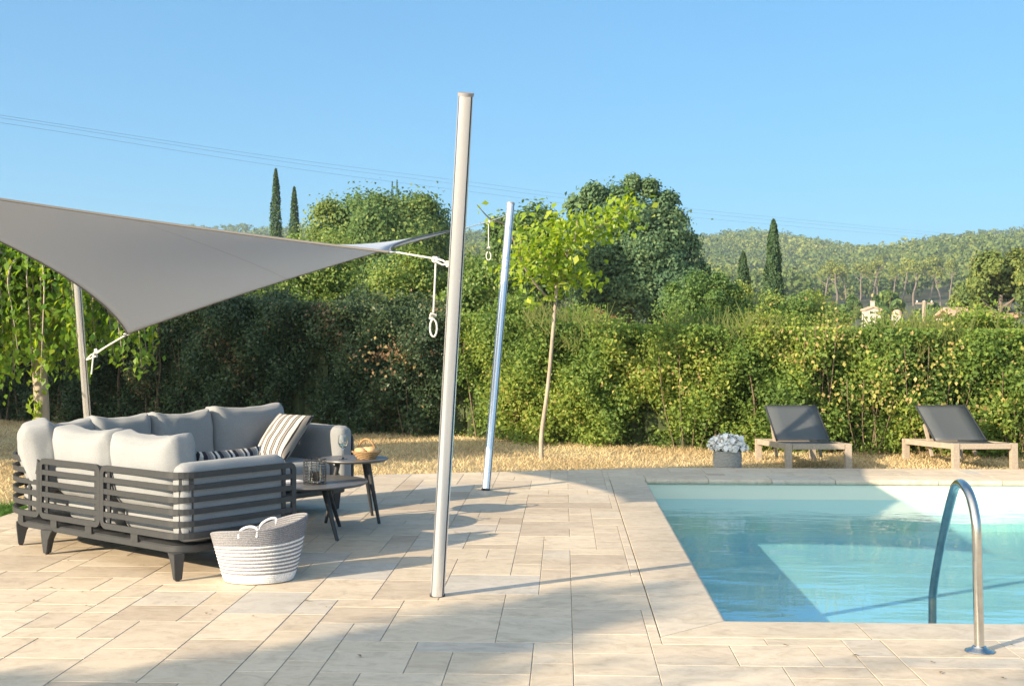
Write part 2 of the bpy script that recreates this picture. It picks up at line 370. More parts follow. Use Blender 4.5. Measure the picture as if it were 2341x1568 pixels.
M['withered'] = leafmat('withered_leaf', [(0, (.16, .10, .055)), (.7, (.28, .19, .10)), (1, (.36, .30, .12))], .3, .6, .2)
M['weed'] = leafmat('pale_grass_weed', [(0, (.13, .17, .05)), (1, (.24, .26, .09))], .35, .6, .2)
M['young'] = leafmat('young_tree_leaf', [(0, (.15, .26, .025)), (.6, (.27, .38, .038)), (1, (.44, .49, .07))], .45, .4, .4)
M['weep'] = leafmat('weeping_leaf', [(0, (.08, .19, .024)), (.6, (.17, .29, .035)), (1, (.34, .40, .05))], .45, .4, .4)
M['oak'] = leafmat('oak_leaf', [(0, (.055, .11, .045)), (.5, (.12, .20, .066)), (1, (.23, .29, .08))], .3, .55, .15)
M['oak_blue'] = leafmat('holm_oak_leaf', [(0, (.065, .13, .078)), (.5, (.115, .20, .105)), (1, (.21, .29, .12))], .3, .55, .15)
M['cypress'] = leafmat('cypress_leaf', [(0, (.040, .085, .042)), (1, (.085, .145, .060))], .15, .6, .2)
M['bush'] = leafmat('bush_leaf', [(0, (.07, .14, .04)), (.6, (.15, .24, .055)), (1, (.29, .34, .08))], .35, .5, .3)
M['red'] = leafmat('red_shrub_leaf', [(0, (.22, .06, .05)), (1, (.34, .15, .09))], .3, .5, .3)
M['pine'] = leafmat('pine_needles', [(0, (.075, .125, .045)), (.5, (.15, .20, .055)), (1, (.30, .32, .075))], .2, .7, .15)
M['petal'] = plain('white_petal', (.90, .88, .84), .7)

# ------------------------------------------------------------------ leaf clouds
def unit(a): return a / np.maximum(np.linalg.norm(a, axis=1, keepdims=True), 1e-9)
def leaf_mesh(name, P, L, nrm=None, wid=.55, val=None, bias=.6, hang=None, fold=.12):
    "each leaf one kite-shaped face"
    N = len(P); L = np.broadcast_to(L, (N,)).astype(float)
    n = unit(rng.normal(size=(N, 3)))
    if nrm is not None: n = unit(n * (1 - bias) + nrm * bias)
    t = rng.normal(size=(N, 3))
    if hang is not None: t = t * (1 - hang) + np.array([0, 0, -1.0]) * hang * 1.6
    t = unit(t - n * (t * n).sum(1, keepdims=True)); b = np.cross(n, t)
    Lc = L[:, None]
    V = np.empty((N, 4, 3))
    V[:, 0] = P - t * Lc * .5; V[:, 2] = P + t * Lc * .5
    V[:, 1] = P + b * Lc * wid * .5 - t * Lc * .06 + n * Lc * fold; V[:, 3] = P - b * Lc * wid * .5 - t * Lc * .06 + n * Lc * fold
    return quads(name, V, rng.random(N) if val is None else val)
def quads(name, V, val):
    N = len(V); me = bpy.data.meshes.new(name)
    me.vertices.add(N * 4); me.vertices.foreach_set('co', V.reshape(-1).astype(np.float32))
    me.loops.add(N * 4); me.loops.foreach_set('vertex_index', np.arange(N * 4, dtype=np.int32))
    me.polygons.add(N); me.polygons.foreach_set('loop_start', np.arange(0, N * 4, 4, dtype=np.int32))
    me.update(calc_edges=True)
    a = me.attributes.new('v', 'FLOAT', 'FACE'); a.data.foreach_set('value', np.clip(val, 0, 1).astype(np.float32))
    return me
def lumps(n, rad, squash=1.0, lo=-.35, shell=.82, seed=0):
    "centres and radii of the clumps that make up a crown of half sizes rad"
    g = np.random.default_rng(seed); d = unit(g.normal(size=(n * 3, 3))); d = d[d[:, 2] > lo][:n]
    r = shell * (g.random(len(d)) ** .35)
    return d * r[:, None] * np.array(rad), .15 + .30 * g.random(len(d)) ** 1.3
def crown(name, rad, nl, nleaf, size, mat, parent, z, seed=0, lo=-.35, val0=.5, spread=.25, inner=.12, offset=(0, 0), extra=()):
    g = np.random.default_rng(seed + 100)
    C, Rr = lumps(nl, rad, lo=lo, seed=seed); rm = float(np.mean(rad))
    if len(extra): C = np.concatenate([C, np.array([e[:3] for e in extra]) * np.array(rad)]); Rr = np.concatenate([Rr, np.array([e[3] for e in extra])])
    k = g.integers(0, len(C), nleaf); d = unit(g.normal(size=(nleaf, 3))); d[:, 2] = np.abs(d[:, 2]) * np.where(g.random(nleaf) < .72, 1, -1); d = unit(d)
    rr = Rr[k] * rm * (1 + .13 * g.normal(size=nleaf)) * (1 - inner * 3 * g.random(nleaf) ** 2) * (1 + .24 * g.normal(size=nleaf) * (g.random(nleaf) < .3))
    P = C[k] + d * rr[:, None]
    out = unit(P / np.array(rad) + d * .8)
    lv = g.uniform(-1, 1, len(C)) * spread * .9
    val = val0 + lv[k] + g.normal(size=nleaf) * .16
    P = P + np.array([offset[0], offset[1], z])
    me = leaf_mesh(name, P, size * g.uniform(.7, 1.35, nleaf), out, .62, val, .55)
    return link(name, me, mat, parent)
def limb_tree(mb, base, top, r0, r1, seed, nb=5, spread=.6):
    g = random.Random(seed); base = Vector(base); top = Vector(top)
    pts = [base.lerp(top, t) + Vector((g.uniform(-1, 1), g.uniform(-1, 1), 0)) * .04 * (top - base).length * (0 if i == 0 else 1) for i, t in enumerate((0, .3, .6, 1))]
    pts = catmull(pts, 4); mb.tube(pts, [r0 + (r1 - r0) * i / (len(pts) - 1) for i in range(len(pts))], 8)
    for k in range(nb):
        a = k * 2.4 + g.uniform(-.4, .4); ln = (top - base).length * spread * g.uniform(.7, 1.1)
        s = base.lerp(top, g.uniform(.55, .95)); e = s + Vector((math.cos(a) * ln * .8, math.sin(a) * ln * .8, ln * .7))
        mb.tube(catmull([s, s.lerp(e, .5) + Vector((0, 0, -.06 * ln)), e], 4), [r1 * .8 * (1 - .75 * i / 8) for i in range(9)], 6)

# ================================================================== SETTING
# ---- pool geometry in the deck's frame
U0, U1, V0, V1 = .81, 10.6, 6.115, 12.17
CW = .36
DU0, DV1 = -4.41, 13.27
# travertine tiles, four sizes packed at random on a 0.2 m grid
UNIT = .178
iu0, iu1 = 0, int((11.4 - DU0) / UNIT); jv0, jv1 = 0, int((DV1 + 1.5) / UNIT) + 1
VB = -1.5
occ = np.zeros((iu1, jv1), bool)
mb = MB(); g = random.Random(3); GAP = .0014
def tile(u0, v0, u1, v1, val):
    e = .0022; z = g.uniform(-.0006, .0006)
    a, b_, c, d = u0 + GAP, v0 + GAP, u1 - GAP, v1 - GAP
    vs = [(a, b_, z - e), (c, b_, z - e), (c, d, z - e), (a, d, z - e), (a + e, b_ + e, z), (c - e, b_ + e, z), (c - e, d - e, z), (a + e, d - e, z)]
    mb.add(vs, [(4, 5, 6, 7), (0, 1, 5, 4), (1, 2, 6, 5), (2, 3, 7, 6), (3, 0, 4, 7)], val)
def inpool(u0, v0, u1, v1):
    return u1 > U0 - CW + .001 and v1 > V0 - CW + .001 and v0 < V1 + CW - .001
for j in range(jv1):
    for i in range(iu1):
        if occ[i, j]: continue
        sizes = [(3, 2)] * 3 + [(2, 2)] * 5 + [(4, 2)] * 2 + [(2, 1)] * 3 + [(3, 1), (2, 3), (2, 3), (3, 3), (1, 2)]
        g.shuffle(sizes); sizes.append((1, 1))
        for a, b_ in sizes:
            if i + a > iu1 or j + b_ > jv1 or occ[i:i + a, j:j + b_].any(): continue
            occ[i:i + a, j:j + b_] = True; break
        u0, v0, u1, v1 = DU0 + i * UNIT, VB + j * UNIT, DU0 + (i + a) * UNIT, VB + (j + b_) * UNIT
        # clip against the coping
        rects = [(u0, v0, u1, v1)]
        if inpool(u0, v0, u1, v1):
            rects = []
            if u0 < U0 - CW: rects.append((u0, v0, min(u1, U0 - CW), v1)); u0 = U0 - CW
            if u1 > u0 + .02:
                if v0 < V0 - CW: rects.append((u0, v0, u1, V0 - CW))
                if v1 > V1 + CW: rects.append((u0, max(v0, V1 + CW), u1, v1))
        val = min(1, max(.10, g.gauss(.56, .22))) if g.random() > .06 else g.uniform(0, .25)
        for r_ in rects:
            r_ = (r_[0], r_[1], r_[2], min(r_[3], DV1))
            if r_[2] - r_[0] > .015 and r_[3] - r_[1] > .015: tile(*r_, val)
me = bpy.data.meshes.new('patio_tiles'); me.from_pydata(mb.v, [], mb.f)
a_ = me.attributes.new('v', 'FLOAT', 'FACE'); a_.data.foreach_set('value', mb.val)
bm = bmesh.new(); bm.from_mesh(me)
def deckinv(X, Y): return (X * CT - Y * ST, X * ST + Y * CT)
pa, pb = Vector(deckinv(-3.6, 12.0)), Vector(deckinv(1.6, 13.2))
dd = pb - pa; nn = Vector((-dd.y, dd.x)).normalized()
bmesh.ops.bisect_plane(bm, geom=list(bm.verts) + list(bm.edges) + list(bm.faces), plane_co=(pa.x, pa.y, 0), plane_no=(nn.x, nn.y, 0), clear_outer=True)
bm.to_mesh(me); bm.free()
patio = link('patio', me, M['stone']); patio.rotation_euler = (0, 0, -TH); tag(patio, kind='structure')
# mortar bed under the stones, open over the pool, clipped the same way
mb = MB()
zb0, zb1 = -.14, -.0045
for (a, b_, c, d) in ((DU0, VB, U0 - CW - .004, DV1), (U0 - CW - .004, VB, 11.4, V0 - CW - .004), (U0 - CW - .004, V1 + CW + .004, 11.4, DV1)):
    mb.add([(a, b_, zb0), (c, b_, zb0), (c, d, zb0), (a, d, zb0), (a, b_, zb1), (c, b_, zb1), (c, d, zb1), (a, d, zb1)],
           [(3, 2, 1, 0), (4, 5, 6, 7), (0, 1, 5, 4), (1, 2, 6, 5), (2, 3, 7, 6), (3, 0, 4, 7)])
bed = mb.build('patio_bed', M['grout'])
bm = bmesh.new(); bm.from_mesh(bed.data)
r_ = bmesh.ops.bisect_plane(bm, geom=list(bm.verts) + list(bm.edges) + list(bm.faces), plane_co=(pa.x, pa.y, 0), plane_no=(nn.x, nn.y, 0), clear_outer=True)
bmesh.ops.holes_fill(bm, edges=[e for e in bm.edges if e.is_boundary], sides=0)
bm.to_mesh(bed.data); bm.free()
bed.rotation_euler = (0, 0, -TH); tag(bed, kind='structure')
# coping stones with a rounded nose
mb = MB(); g = random.Random(11)
def coping_run(p0, p1, inward, first=None):
    "stones from p0 to p1 along the pool's edge; inward points at the water"
    p0, p1, inw = Vector(p0), Vector(p1), Vector(inward); L = (p1 - p0).length; d = (p1 - p0).normalized()
    prof = [(-CW + .004, -.05), (-CW + .004, -.003), (-CW + .007, 0), (-.03, 0)] + [(-.03 + .028 * math.sin(k * math.pi / 8), -.028 + .028 * math.cos(k * math.pi / 8)) for k in range(1, 8)] + [(-.03, -.056)]
    s = 0
    while s < L - .02:
        ln = min(g.choice((.62, .82, .62, 1.0)), L - s)
        if L - s - ln < .2: ln = L - s
        a, b_ = s + .003, s + ln - .003
        vs = []
        for q in (a, b_):
            for o_, z in prof:
                m_ = -o_ if (q == a and s == 0 and first) else 0       # mitred corner stone
                vs.append((*(p0 + d * max(q, 0) + inw * o_ + d * (-m_ if m_ else 0)), z))
        n = len(prof); fs = [tuple(range(n)), tuple(range(2 * n - 1, n - 1, -1))] + [(k, k + n, (k + 1) % n + n, (k + 1) % n) for k in range(n)]
        mb.add(vs, fs, min(1, max(0, g.gauss(.6, .18)))); s += ln
coping_run((U0, V0), (U0, V1), (1, 0), True)
coping_run((U0, V0), (U1, V0), (0, 1), True)
coping_run((U0, V1), (U1, V1), (0, -1))
# square stone at the far left corner
mb.add([(U0 - CW, V1 + .002, -.05), (U0 - .004, V1 + .002, -.05), (U0 - .004, V1 + CW - .004, -.05), (U0 - CW, V1 + CW - .004, -.05), (U0 - CW, V1 + .002, 0), (U0 - .004, V1 + .002, 0), (U0 - .004, V1 + CW - .004, 0), (U0 - CW, V1 + CW - .004, 0)],
       [(3, 2, 1, 0), (4, 5, 6, 7), (0, 1, 5, 4), (1, 2, 6, 5), (2, 3, 7, 6), (3, 0, 4, 7)], .6)
cop = mb.build('pool_coping', M['stone'], smooth=True, attr=True); cop.rotation_euler = (0, 0, -TH); tag(cop, kind='structure')
# basin and water
mb = MB(); a, b_, c, d = U0 - .025, V0 - .025, U1, V1 + .025; FZ = -.50
mb.add([(a, b_, FZ), (c, b_, FZ), (c, d, FZ), (a, d, FZ)], [(0, 1, 2, 3)])
for p, q in (((a, b_), (c, b_)), ((c, b_), (c, d)), ((c, d), (a, d)), ((a, d), (a, b_))):
    mb.add([(*p, FZ), (*q, FZ), (*q, -.045), (*p, -.045)], [(3, 2, 1, 0)])
ba = mb.build('pool_basin', M['liner']); ba.rotation_euler = (0, 0, -TH); tag(ba, kind='structure')
WZ = -.195
mb = MB(); mb.add([(a + .002, b_ + .002, WZ), (c - .002, b_ + .002, WZ), (c - .002, d - .002, WZ), (a + .002, d - .002, WZ)], [(0, 1, 2, 3)])
wa = mb.build('pool_water', M['water']); wa.rotation_euler = (0, 0, -TH); tag(wa, kind='structure')

# lawn / ground: one sheet with an opening under the pool, rising far away into hills
GZ = -.075
mb = MB(); o_ = 2600
h0, h1, k0, k1 = U0 - .2, U1 + .3, V0 - .2, V1 + .2
for (a, b_, c, d) in ((-o_, -o_, h0, o_), (h1, -o_, o_, o_), (h0, -o_, h1, k0), (h0, k1, h1, o_)):
    mb.add([(a, b_, GZ), (c, b_, GZ), (c, d, GZ), (a, d, GZ)], [(0, 1, 2, 3)])
gr = mb.build('lawn', M['lawn']); gr.rotation_euler = (0, 0, -TH); tag(gr, kind='structure')

RID = np.array([(-.9, .070), (-.5, .078), (-.2, .0800), (-.12, .083), (-.05, .0850), (0, .0835), (.08, .079), (.14, .0745), (.2, .0755), (.26, .0725), (.31, .0720), (.37, .0770), (.42, .0815), (.55, .088), (.9, .085)])
def hill_z(X, Y):
    a = X / np.maximum(Y, 1); e = np.interp(a, RID[:, 0], RID[:, 1]); t = np.clip((Y - 170) / 730, 0, 1.6)
    t = np.where(t > 1, 1 - (t - 1) * .8, t)
    w = 3.0 * np.sin(X * .021 + Y * .006) + 2.4 * np.sin(X * .047 - Y * .017 + 1.3)
    return np.where(t > 0, 1.0 * t + (e * 900 - 1) * np.sign(t) * np.abs(t) ** 1.15 + w * np.clip(t * 3, 0, 1), -.3)
xs = np.linspace(-1.0, 1.0, 90); ys = np.concatenate([np.linspace(165, 900, 46), np.linspace(930, 1400, 10)])
mb = MB(); vs = []
for Y in ys:
    for a in xs: vs.append((a * Y, Y, float(hill_z(np.array(a * Y), np.array(Y))) if Y > 170 else -.4))
nx = len(xs)
mb.add(vs, [(j * nx + i, j * nx + i + 1, (j + 1) * nx + i + 1, (j + 1) * nx + i) for j in range(len(ys) - 1) for i in range(nx - 1)])
hl = mb.build('hills', M['hill'], smooth=True); tag(hl, kind='structure')

# far-off pine wood covering the hills: one mass
def wood():
    g = np.random.default_rng(21); PP = []; LL = []; VV = []; NN = []
    n = 0
    while n < 7000:
        Y = 240 + 680 * g.random() ** .8; a = g.uniform(-.66, .50)
        if a < -.12 and g.random() < .6: continue
        if a > .235 and Y < 322: continue
        X = a * Y; z = float(hill_z(np.array(X), np.array(Y)))
        h = g.uniform(5, 9.5); w = g.uniform(2.0, 3.8); k = 90 if Y < 420 else 55
        d = unit(g.normal(size=(k, 3))); d[:, 2] = np.abs(d[:, 2]) * np.where(g.random(k) < .8, 1, -.6)
        off = g.normal(size=(5, 3)) * np.array([.55, .55, .35]) * w; kk = g.integers(0, 5, k)
        P = np.array([X, Y, z + h * .72]) + off[kk] + d * w * np.array([.62, .62, .5])
        patch = .5 + .5 * math.sin(X * .012 + 1.7 + math.sin(Y * .011)) * math.cos(Y * .013 + .6)
        tv = .22 + .55 * patch * g.random() ** .5 + g.normal() * .13
        PP.append(P); NN.append(d); LL.append(np.full(k, w * (.42 if k < 80 else .36)) * g.uniform(.7, 1.3, k)); VV.append(np.full(k, tv) + g.normal(size=k) * .12)
        n += 1
    me = leaf_mesh('far_wood', np.concatenate(PP), np.concatenate(LL), np.concatenate(NN), .8, np.concatenate(VV), .6)
    return link('far_wood', me, M['pine'])
tag(wood(), 'pine wood covering the distant hillside', 'wood', kind='stuff')

# dry grass on the lawn and a green tuft by the sofa
def grass(name, mat, n, region, hgt, seed):
    g = np.random.default_rng(seed); P = np.array([region(g) for _ in range(n)]); P = P[~np.isnan(P[:, 0])]; n = len(P)
    h = hgt * g.uniform(.5, 1.4, n); a = g.uniform(0, 6.28, n); w = .0045 + .003 * g.random(n)
    lean = g.normal(size=(n, 2)) * (h * .9)[:, None]
    V = np.empty((n, 4, 3)); dx = np.stack([np.cos(a) * w, np.sin(a) * w], 1)
    V[:, 0, :2] = P - dx; V[:, 1, :2] = P + dx; V[:, 2, :2] = P + lean + dx * .2; V[:, 3, :2] = P + lean - dx * .2
    V[:, 0, 2] = V[:, 1, 2] = GZ - .004; V[:, 2, 2] = V[:, 3, 2] = GZ + h
    t = np.sin(P[:, 0] * 2.1) * np.sin(P[:, 1] * 1.7)
    return link(name, quads(name, V, .5 + .22 * t + g.normal(size=n) * .12), mat)
def rg_dry(g):
    while True:
        Y = g.uniform(9, 22); X = g.uniform(-11, 7.5)
        u, v = X * CT - Y * ST, X * ST + Y * CT
        if u < DU0 - .02 or v > DV1 + .02 or (Vector((u, v)) - pa).dot(nn) > .02: return (X, Y)
tag(grass('dry_grass', M['drygrass'], 130000, rg_dry, .034, 5), 'short straw coloured grass of the parched lawn', 'grass', kind='stuff')
def rg_green(g):
    Y = g.normal(9.9, .35); X = -4.05 - abs(g.normal(0, .35)) + .05 * (Y - 9.9)
    return (X, Y)
tag(grass('green_grass', M['greengrass'], 6000, rg_green, .06, 6), 'lush green grass along the patio edge beside the sofa', 'grass', kind='stuff')

# ================================================================== SOFA
A0 = Vector((-1.9, 7.02, 0)); SROT = math.atan2(.785, .62)
sofa = empty('sectional_sofa', A0, SROT, 'L-shaped outdoor sofa with light grey cushions and a charcoal slatted metal frame', 'sofa')
def sofa_w(x, y, z): return A0 + Matrix.Rotation(SROT, 3, 'Z') @ Vector((x, y, z))
SD, SY, SX = .85, 2.21, 2.68
outline = rounded([(.02, .02), (SD, .02), (SD, SY - SD), (SX - .02, SY - SD), (SX - .02, SY - .02), (.02, SY - .02)], [.13, .10, .06, .10, .13, .55], 10)
mb = MB(); mb.prism(outline, .150, .192)
inner = [(x * .985 + .012, y * .985 + .012) for x, y in outline]
mb.build('base_frame', M['metal'], sofa, bevel=.006)
def path2(poly, rad, n=60):
    pts = [Vector(p) for p in rounded(poly, rad, 10, closed=False)]
    seg = [(pts[i + 1] - pts[i]).length for i in range(len(pts) - 1)]; L = sum(seg)
    def f(l):
        l = min(max(l, 0), L)
        for i, s_ in enumerate(seg):
            if l <= s_ or i == len(seg) - 1:
                d = (pts[i + 1] - pts[i]).normalized(); return pts[i] + d * l, Vector((d.y, -d.x))
            l -= s_
    return f, L
LEV = [.533, .462, .392, .322]
ZT, ZB = .604, .252
def panel(name, poly, rad, ups=()):
    f, L = path2(poly, rad); mb = MB(); r = .035; hh, ht = .0178, .008
    N = max(12, int(L / .03))
    def P(l, z, out=0): q, n = f(l); return (q.x + n.x * out, q.y + n.y * out, z), (n.x, n.y, 0)
    loop = [P(r + (L - 2 * r) * i / N, ZT) for i in range(N + 1)]
    loop += [P(L - r + r * math.sin(k * math.pi / 10), ZT - r + r * math.cos(k * math.pi / 10)) for k in range(1, 6)]
    loop += [P(L, ZT - r - (ZT - ZB - 2 * r) * i / 6) for i in range(1, 6)]
    loop += [P(L - r + r * math.cos(k * math.pi / 10), ZB + r - r * math.sin(k * math.pi / 10)) for k in range(0, 6)]
    loop += [P(L - r - (L - 2 * r) * i / N, ZB) for i in range(1, N + 1)]
    loop += [P(r - r * math.sin(k * math.pi / 10), ZB + r - r * math.cos(k * math.pi / 10)) for k in range(1, 6)]
    loop += [P(0, ZB + r + (ZT - ZB - 2 * r) * i / 6) for i in range(1, 6)]
    loop += [P(r - r * math.cos(k * math.pi / 10), ZT - r + r * math.sin(k * math.pi / 10)) for k in range(0, 5)]
    mb.sweep([p for p, _ in loop], [n for _, n in loop], ht, hh, closed=True)
    for z in LEV:
        bar = [P(.012 + (L - .024) * i / N, z) for i in range(N + 1)]
        mb.sweep([p for p, _ in bar], [n for _, n in bar], ht - .001, hh - .002)
    for u in ups:
        bar = [P(u, ZB + (ZT - ZB) * i / 4, -.013) for i in range(5)]
        mb.sweep([p for p, _ in bar], [n for _, n in bar], .006, .014)
    for u in (L * .2, L * .8):                                  # brackets down to the tray
        bar = [P(u, .185 + (ZB - .185) * i / 2, -.012) for i in range(3)]
        mb.sweep([p for p, _ in bar], [n for _, n in bar], .006, .035)
    mb.build(name, M['metal'], sofa)
panel('arm_frame', [(0, .775), (0, 0), (SD, 0)], .13, (.05, .74, .80, 1.50))
panel('back_frame', [(0, 1.462), (0, .812)], 0, (.05, .60))
panel('back_frame', [(.75, SY), (0, SY), (0, 1.492)], .56, (.05, .5, 1.10))
panel('back_frame', [(1.70, SY), (.78, SY)], 0, (.05, .87))
panel('arm_frame', [(SX, SY - SD), (SX, SY), (1.73, SY)], .13, (.05, .8))
def sofa_leg(x, y, dx, dy):
    "tapered leg; (dx, dy) points to the inside, where its shoulder spreads along the tray"
    d = Vector((dx, dy)).normalized(); n = Vector((-d.y, d.x)); mb = MB(); prof = [(0, 0), (.032, 0), (.052, .09), (.075, .132), (.09, .152), (-.012, .152), (-.012, .12)]
    vs = [(*(Vector((x, y)) + d * a + n * s * (.022 + .010 * z / .15)), z + (.008)) for s in (-1, 1) for a, z in prof]
    k = len(prof); mb.add(vs, [tuple(range(k))[::-1], tuple(range(k, 2 * k))] + [(i, (i + 1) % k, k + (i + 1) % k, k + i) for i in range(k)])
    mb.lathe([(.014, 0), (.016, .006), (.006, .010)], (x + d.x * .016, y + d.y * .016, 0), 10)
    mb.build('leg', M['metal'], sofa, bevel=.004)
for q in ((.0, .02, .25, 1), (.02, 1.45, .25, -1), (.09, 1.90, 1, -.45), (.80, .06, -1, .3), (.80, 1.30, -1, .0), (.95, 2.17, 0, -1), (2.63, 1.47, -1, .15), (2.63, 2.17, -1, -.2)): sofa_leg(*q)

def cushion_bm(sz, r=.06, puff=(0, 0, 0), n=14, wrinkle=.004, seed=0, sag=0.0, ears=0.0):
    "soft box: rounded edges, bulging faces; sag lowers the middle of its top edge"
    bm = bmesh.new(); bmesh.ops.create_cube(bm, size=2)
    bmesh.ops.subdivide_edges(bm, edges=bm.edges[:], cuts=n, use_grid_fill=True)
    h = Vector(sz) / 2
    for v in bm.verts:
        q = v.co.copy(); p = Vector((q.x * h.x, q.y * h.y, q.z * h.z))
        inn = Vector([max(-h[i] + min(r, h[i] * .98), min(h[i] - min(r, h[i] * .98), p[i])) for i in range(3)])
        d = p - inn
        if d.length > 1e-6: p = inn + d.normalized() * min(r, d.length if d.length < r else r)
        fx, fy, fz = (1 - q.x ** 2), (1 - q.y ** 2), (1 - q.z ** 2)
        p.x += math.copysign(puff[0], q.x) * fy * fz * abs(q.x) if puff[0] else 0
        p.y += math.copysign(puff[1], q.y) * fx * fz * abs(q.y) if puff[1] else 0
        p.z += math.copysign(puff[2], q.z) * fx * fy * abs(q.z) if puff[2] else 0
        if sag and q.z > 0: p.z -= sag * q.z * (1 - q.y ** 2)
        if ears: p.z += ears * (max(0, q.z) ** 3) * (abs(q.y) ** 6)
        w = mnoise.noise(Vector((p.x * 7 + seed * 3.1, p.y * 7, p.z * 7))) + .5 * mnoise.noise(Vector((p.x * 19, p.y * 19 + seed, p.z * 13)))
        p += q.normalized() * w * wrinkle
        v.co = p
    return bm
def cushion(name, c, sz, parent, mat='fabric', rot=(0, 0, 0), label=None, **kw):
    bm = cushion_bm(sz, **kw); me = bpy.data.meshes.new(name); bm.to_mesh(me); bm.free()
    for p in me.polygons: p.use_smooth = True
    o = link(name, me, M[mat], parent); o.location = c; o.rotation_euler = rot
    if label: o['label'] = label
    return o
# seat cushions
cushion('seat_cushion', (.47, .47, .315), (.70, .60, .20), sofa, r=.07, puff=(0, 0, .012), seed=1)
cushion('seat_cushion', (.47, 1.09, .315), (.70, .60, .20), sofa, r=.07, puff=(0, 0, .012), seed=2)
cushion('seat_cushion', (.50, 1.72, .315), (.66, .62, .20), sofa, r=.09, puff=(0, 0, .012), seed=3)
cushion('seat_cushion', (1.27, 1.75, .315), (.82, .70, .20), sofa, r=.07, puff=(0, 0, .012), seed=4)
cushion('seat_cushion', (2.11, 1.75, .315), (.82, .70, .20), sofa, r=.07, puff=(0, 0, .012), seed=5)
# arms
cushion('arm_cushion', (.43, .085, .44), (.80, .135, .46), sofa, r=.06, puff=(0, .006, .004), seed=6)
cushion('arm_cushion', (2.612, 1.735, .45), (.15, .80, .47), sofa, r=.06, puff=(.006, 0, .004), seed=7)
# back cushions
bk = dict(r=.075, n=16, sag=.030, ears=.018, wrinkle=.009)
cushion('back_cushion', (.160, .475, .600), (.21, .63, .47), sofa, rot=(0, R(-7), R(2)), puff=(.035, .01, .0), seed=8, **bk)
cushion('back_cushion', (.160, 1.125, .605), (.21, .65, .46), sofa, rot=(0, R(-7), R(-2)), puff=(.035, .01, .0), seed=9, **bk)
cushion('back_cushion', (.195, 1.76, .610), (.23, .64, .46), sofa, rot=(0, R(-13), R(-28)), puff=(.04, .01, .0), seed=10, **bk)
cushion('back_cushion', (.50, 2.03, .600), (.21, .56, .44), sofa, rot=(0, R(-7), R(-72)), puff=(.035, .01, .0), seed=11, **bk)
for x0, x1, hz, sd in ((.74, 1.235, .46, 12), (1.25, 1.80, .465, 13), (1.82, 2.545, .485, 14)):
    cushion('back_cushion', ((x0 + x1) / 2, 2.075, .375 + hz / 2), (.21, x1 - x0, hz), sofa, rot=(0, R(-7), R(-90)), puff=(.035, .01, .0), seed=sd, **bk)

# ---- throw pillows
def pillow(name, w, h, t, mat, seed):
    bm = bmesh.new(); bmesh.ops.create_cube(bm, size=2); bmesh.ops.subdivide_edges(bm, edges=bm.edges[:], cuts=16, use_grid_fill=True)
    for v in bm.verts:
        q = v.co; a = max(0, 1 - abs(q.x) ** 2.6); b_ = max(0, 1 - abs(q.z) ** 2.6)
        th = t / 2 * (a * b_) ** .42 + .004
        pin = 1 - .07 * (1 - abs(q.z) ** 2) * abs(q.x) ; pin2 = 1 - .07 * (1 - abs(q.x) ** 2) * abs(q.z)
        wv = mnoise.noise(Vector((q.x * 2.2 + seed, q.z * 2.2, q.y))) * .012
        v.co = Vector((q.x * w / 2 * pin, q.y * th + wv * a * b_ * q.y, q.z * h / 2 * pin2))
    bmesh.ops.recalc_face_normals(bm, faces=bm.faces)
    me = bpy.data.meshes.new(name); bm.to_mesh(me); bm.free()
    for p in me.polygons: p.use_smooth = True
    return link(name, me, M[mat])
p = pillow('throw_pillow', .40, .46, .15, 'stripe_a', 1)
tag(p, 'square cream, taupe and black striped pillow leaning on the far sofa arm', 'pillow')
mx = Matrix.Rotation(SROT, 3, 'Z') @ Matrix(((0, -.72, .69), (-1, 0, 0), (0, .69, .72))).transposed().inverted()
ex = Matrix.Rotation(SROT, 3, 'Z') @ Vector((0, -1, 0)); ez = Matrix.Rotation(SROT, 3, 'Z') @ Vector((.66, .0, .75)); ey = ez.cross(ex)
p.matrix_world = Matrix.Translation(sofa_w(2.24, 1.70, .605)) @ Matrix((ex, ey, ez)).transposed().to_4x4()
p = pillow('throw_pillow', .50, .29, .13, 'stripe_b', 2)
tag(p, 'small oblong pillow with navy, grey and white stripes behind the near sofa arm', 'pillow')
ex = Matrix.Rotation(SROT, 3, 'Z') @ Vector((1, 0, 0)); ez = Matrix.Rotation(SROT, 3, 'Z') @ Vector((0, -.28, .96)); ey = ez.cross(ex)
p.matrix_world = Matrix.Translation(sofa_w(.52, .255, .575)) @ Matrix((ex, ey, ez)).transposed().to_4x4()

# ================================================================== TABLES
def table(name, label, c, rad, T, feet, lr):
    t = empty(name, (c[0], c[1], 0), 0, label, 'table')
    mb = MB(); mb.lathe([(rad - .02, T - .020), (rad - .004, T - .012), (rad, T - .006), (rad - .002, T), (0, T)], seg=64); mb.lathe([(0, T - .0205), (rad - .02, T - .0205)], seg=64)
    mb.build('tabletop', M['tabletop'], t, smooth=True)
    for fx, fy in feet:
        f = Vector((fx - c[0], fy - c[1], 0)); top = Vector((f.x * .55, f.y * .55, T - .021)); mb = MB()
        mb.tube([f, f.lerp(top, .5), top], [lr * .62, lr * .85, lr * 1.12], 14)
        mb.build('leg', M['metal'], t, smooth=True)
    return t
table('coffee_table', 'low large round dark table beside the sofa, with a wire lantern on it', (-1.46, 8.75), .43, .375, ((-1.207, 8.45), (-1.278, 9.08), (-1.86, 8.73)), .020)
table('side_table', 'taller small round dark table carrying a wine glass and a bread basket', (-1.205, 9.31), .265, .485, ((-1.0, 9.22), (-1.10, 9.64), (-1.41, 9.26)), .019)
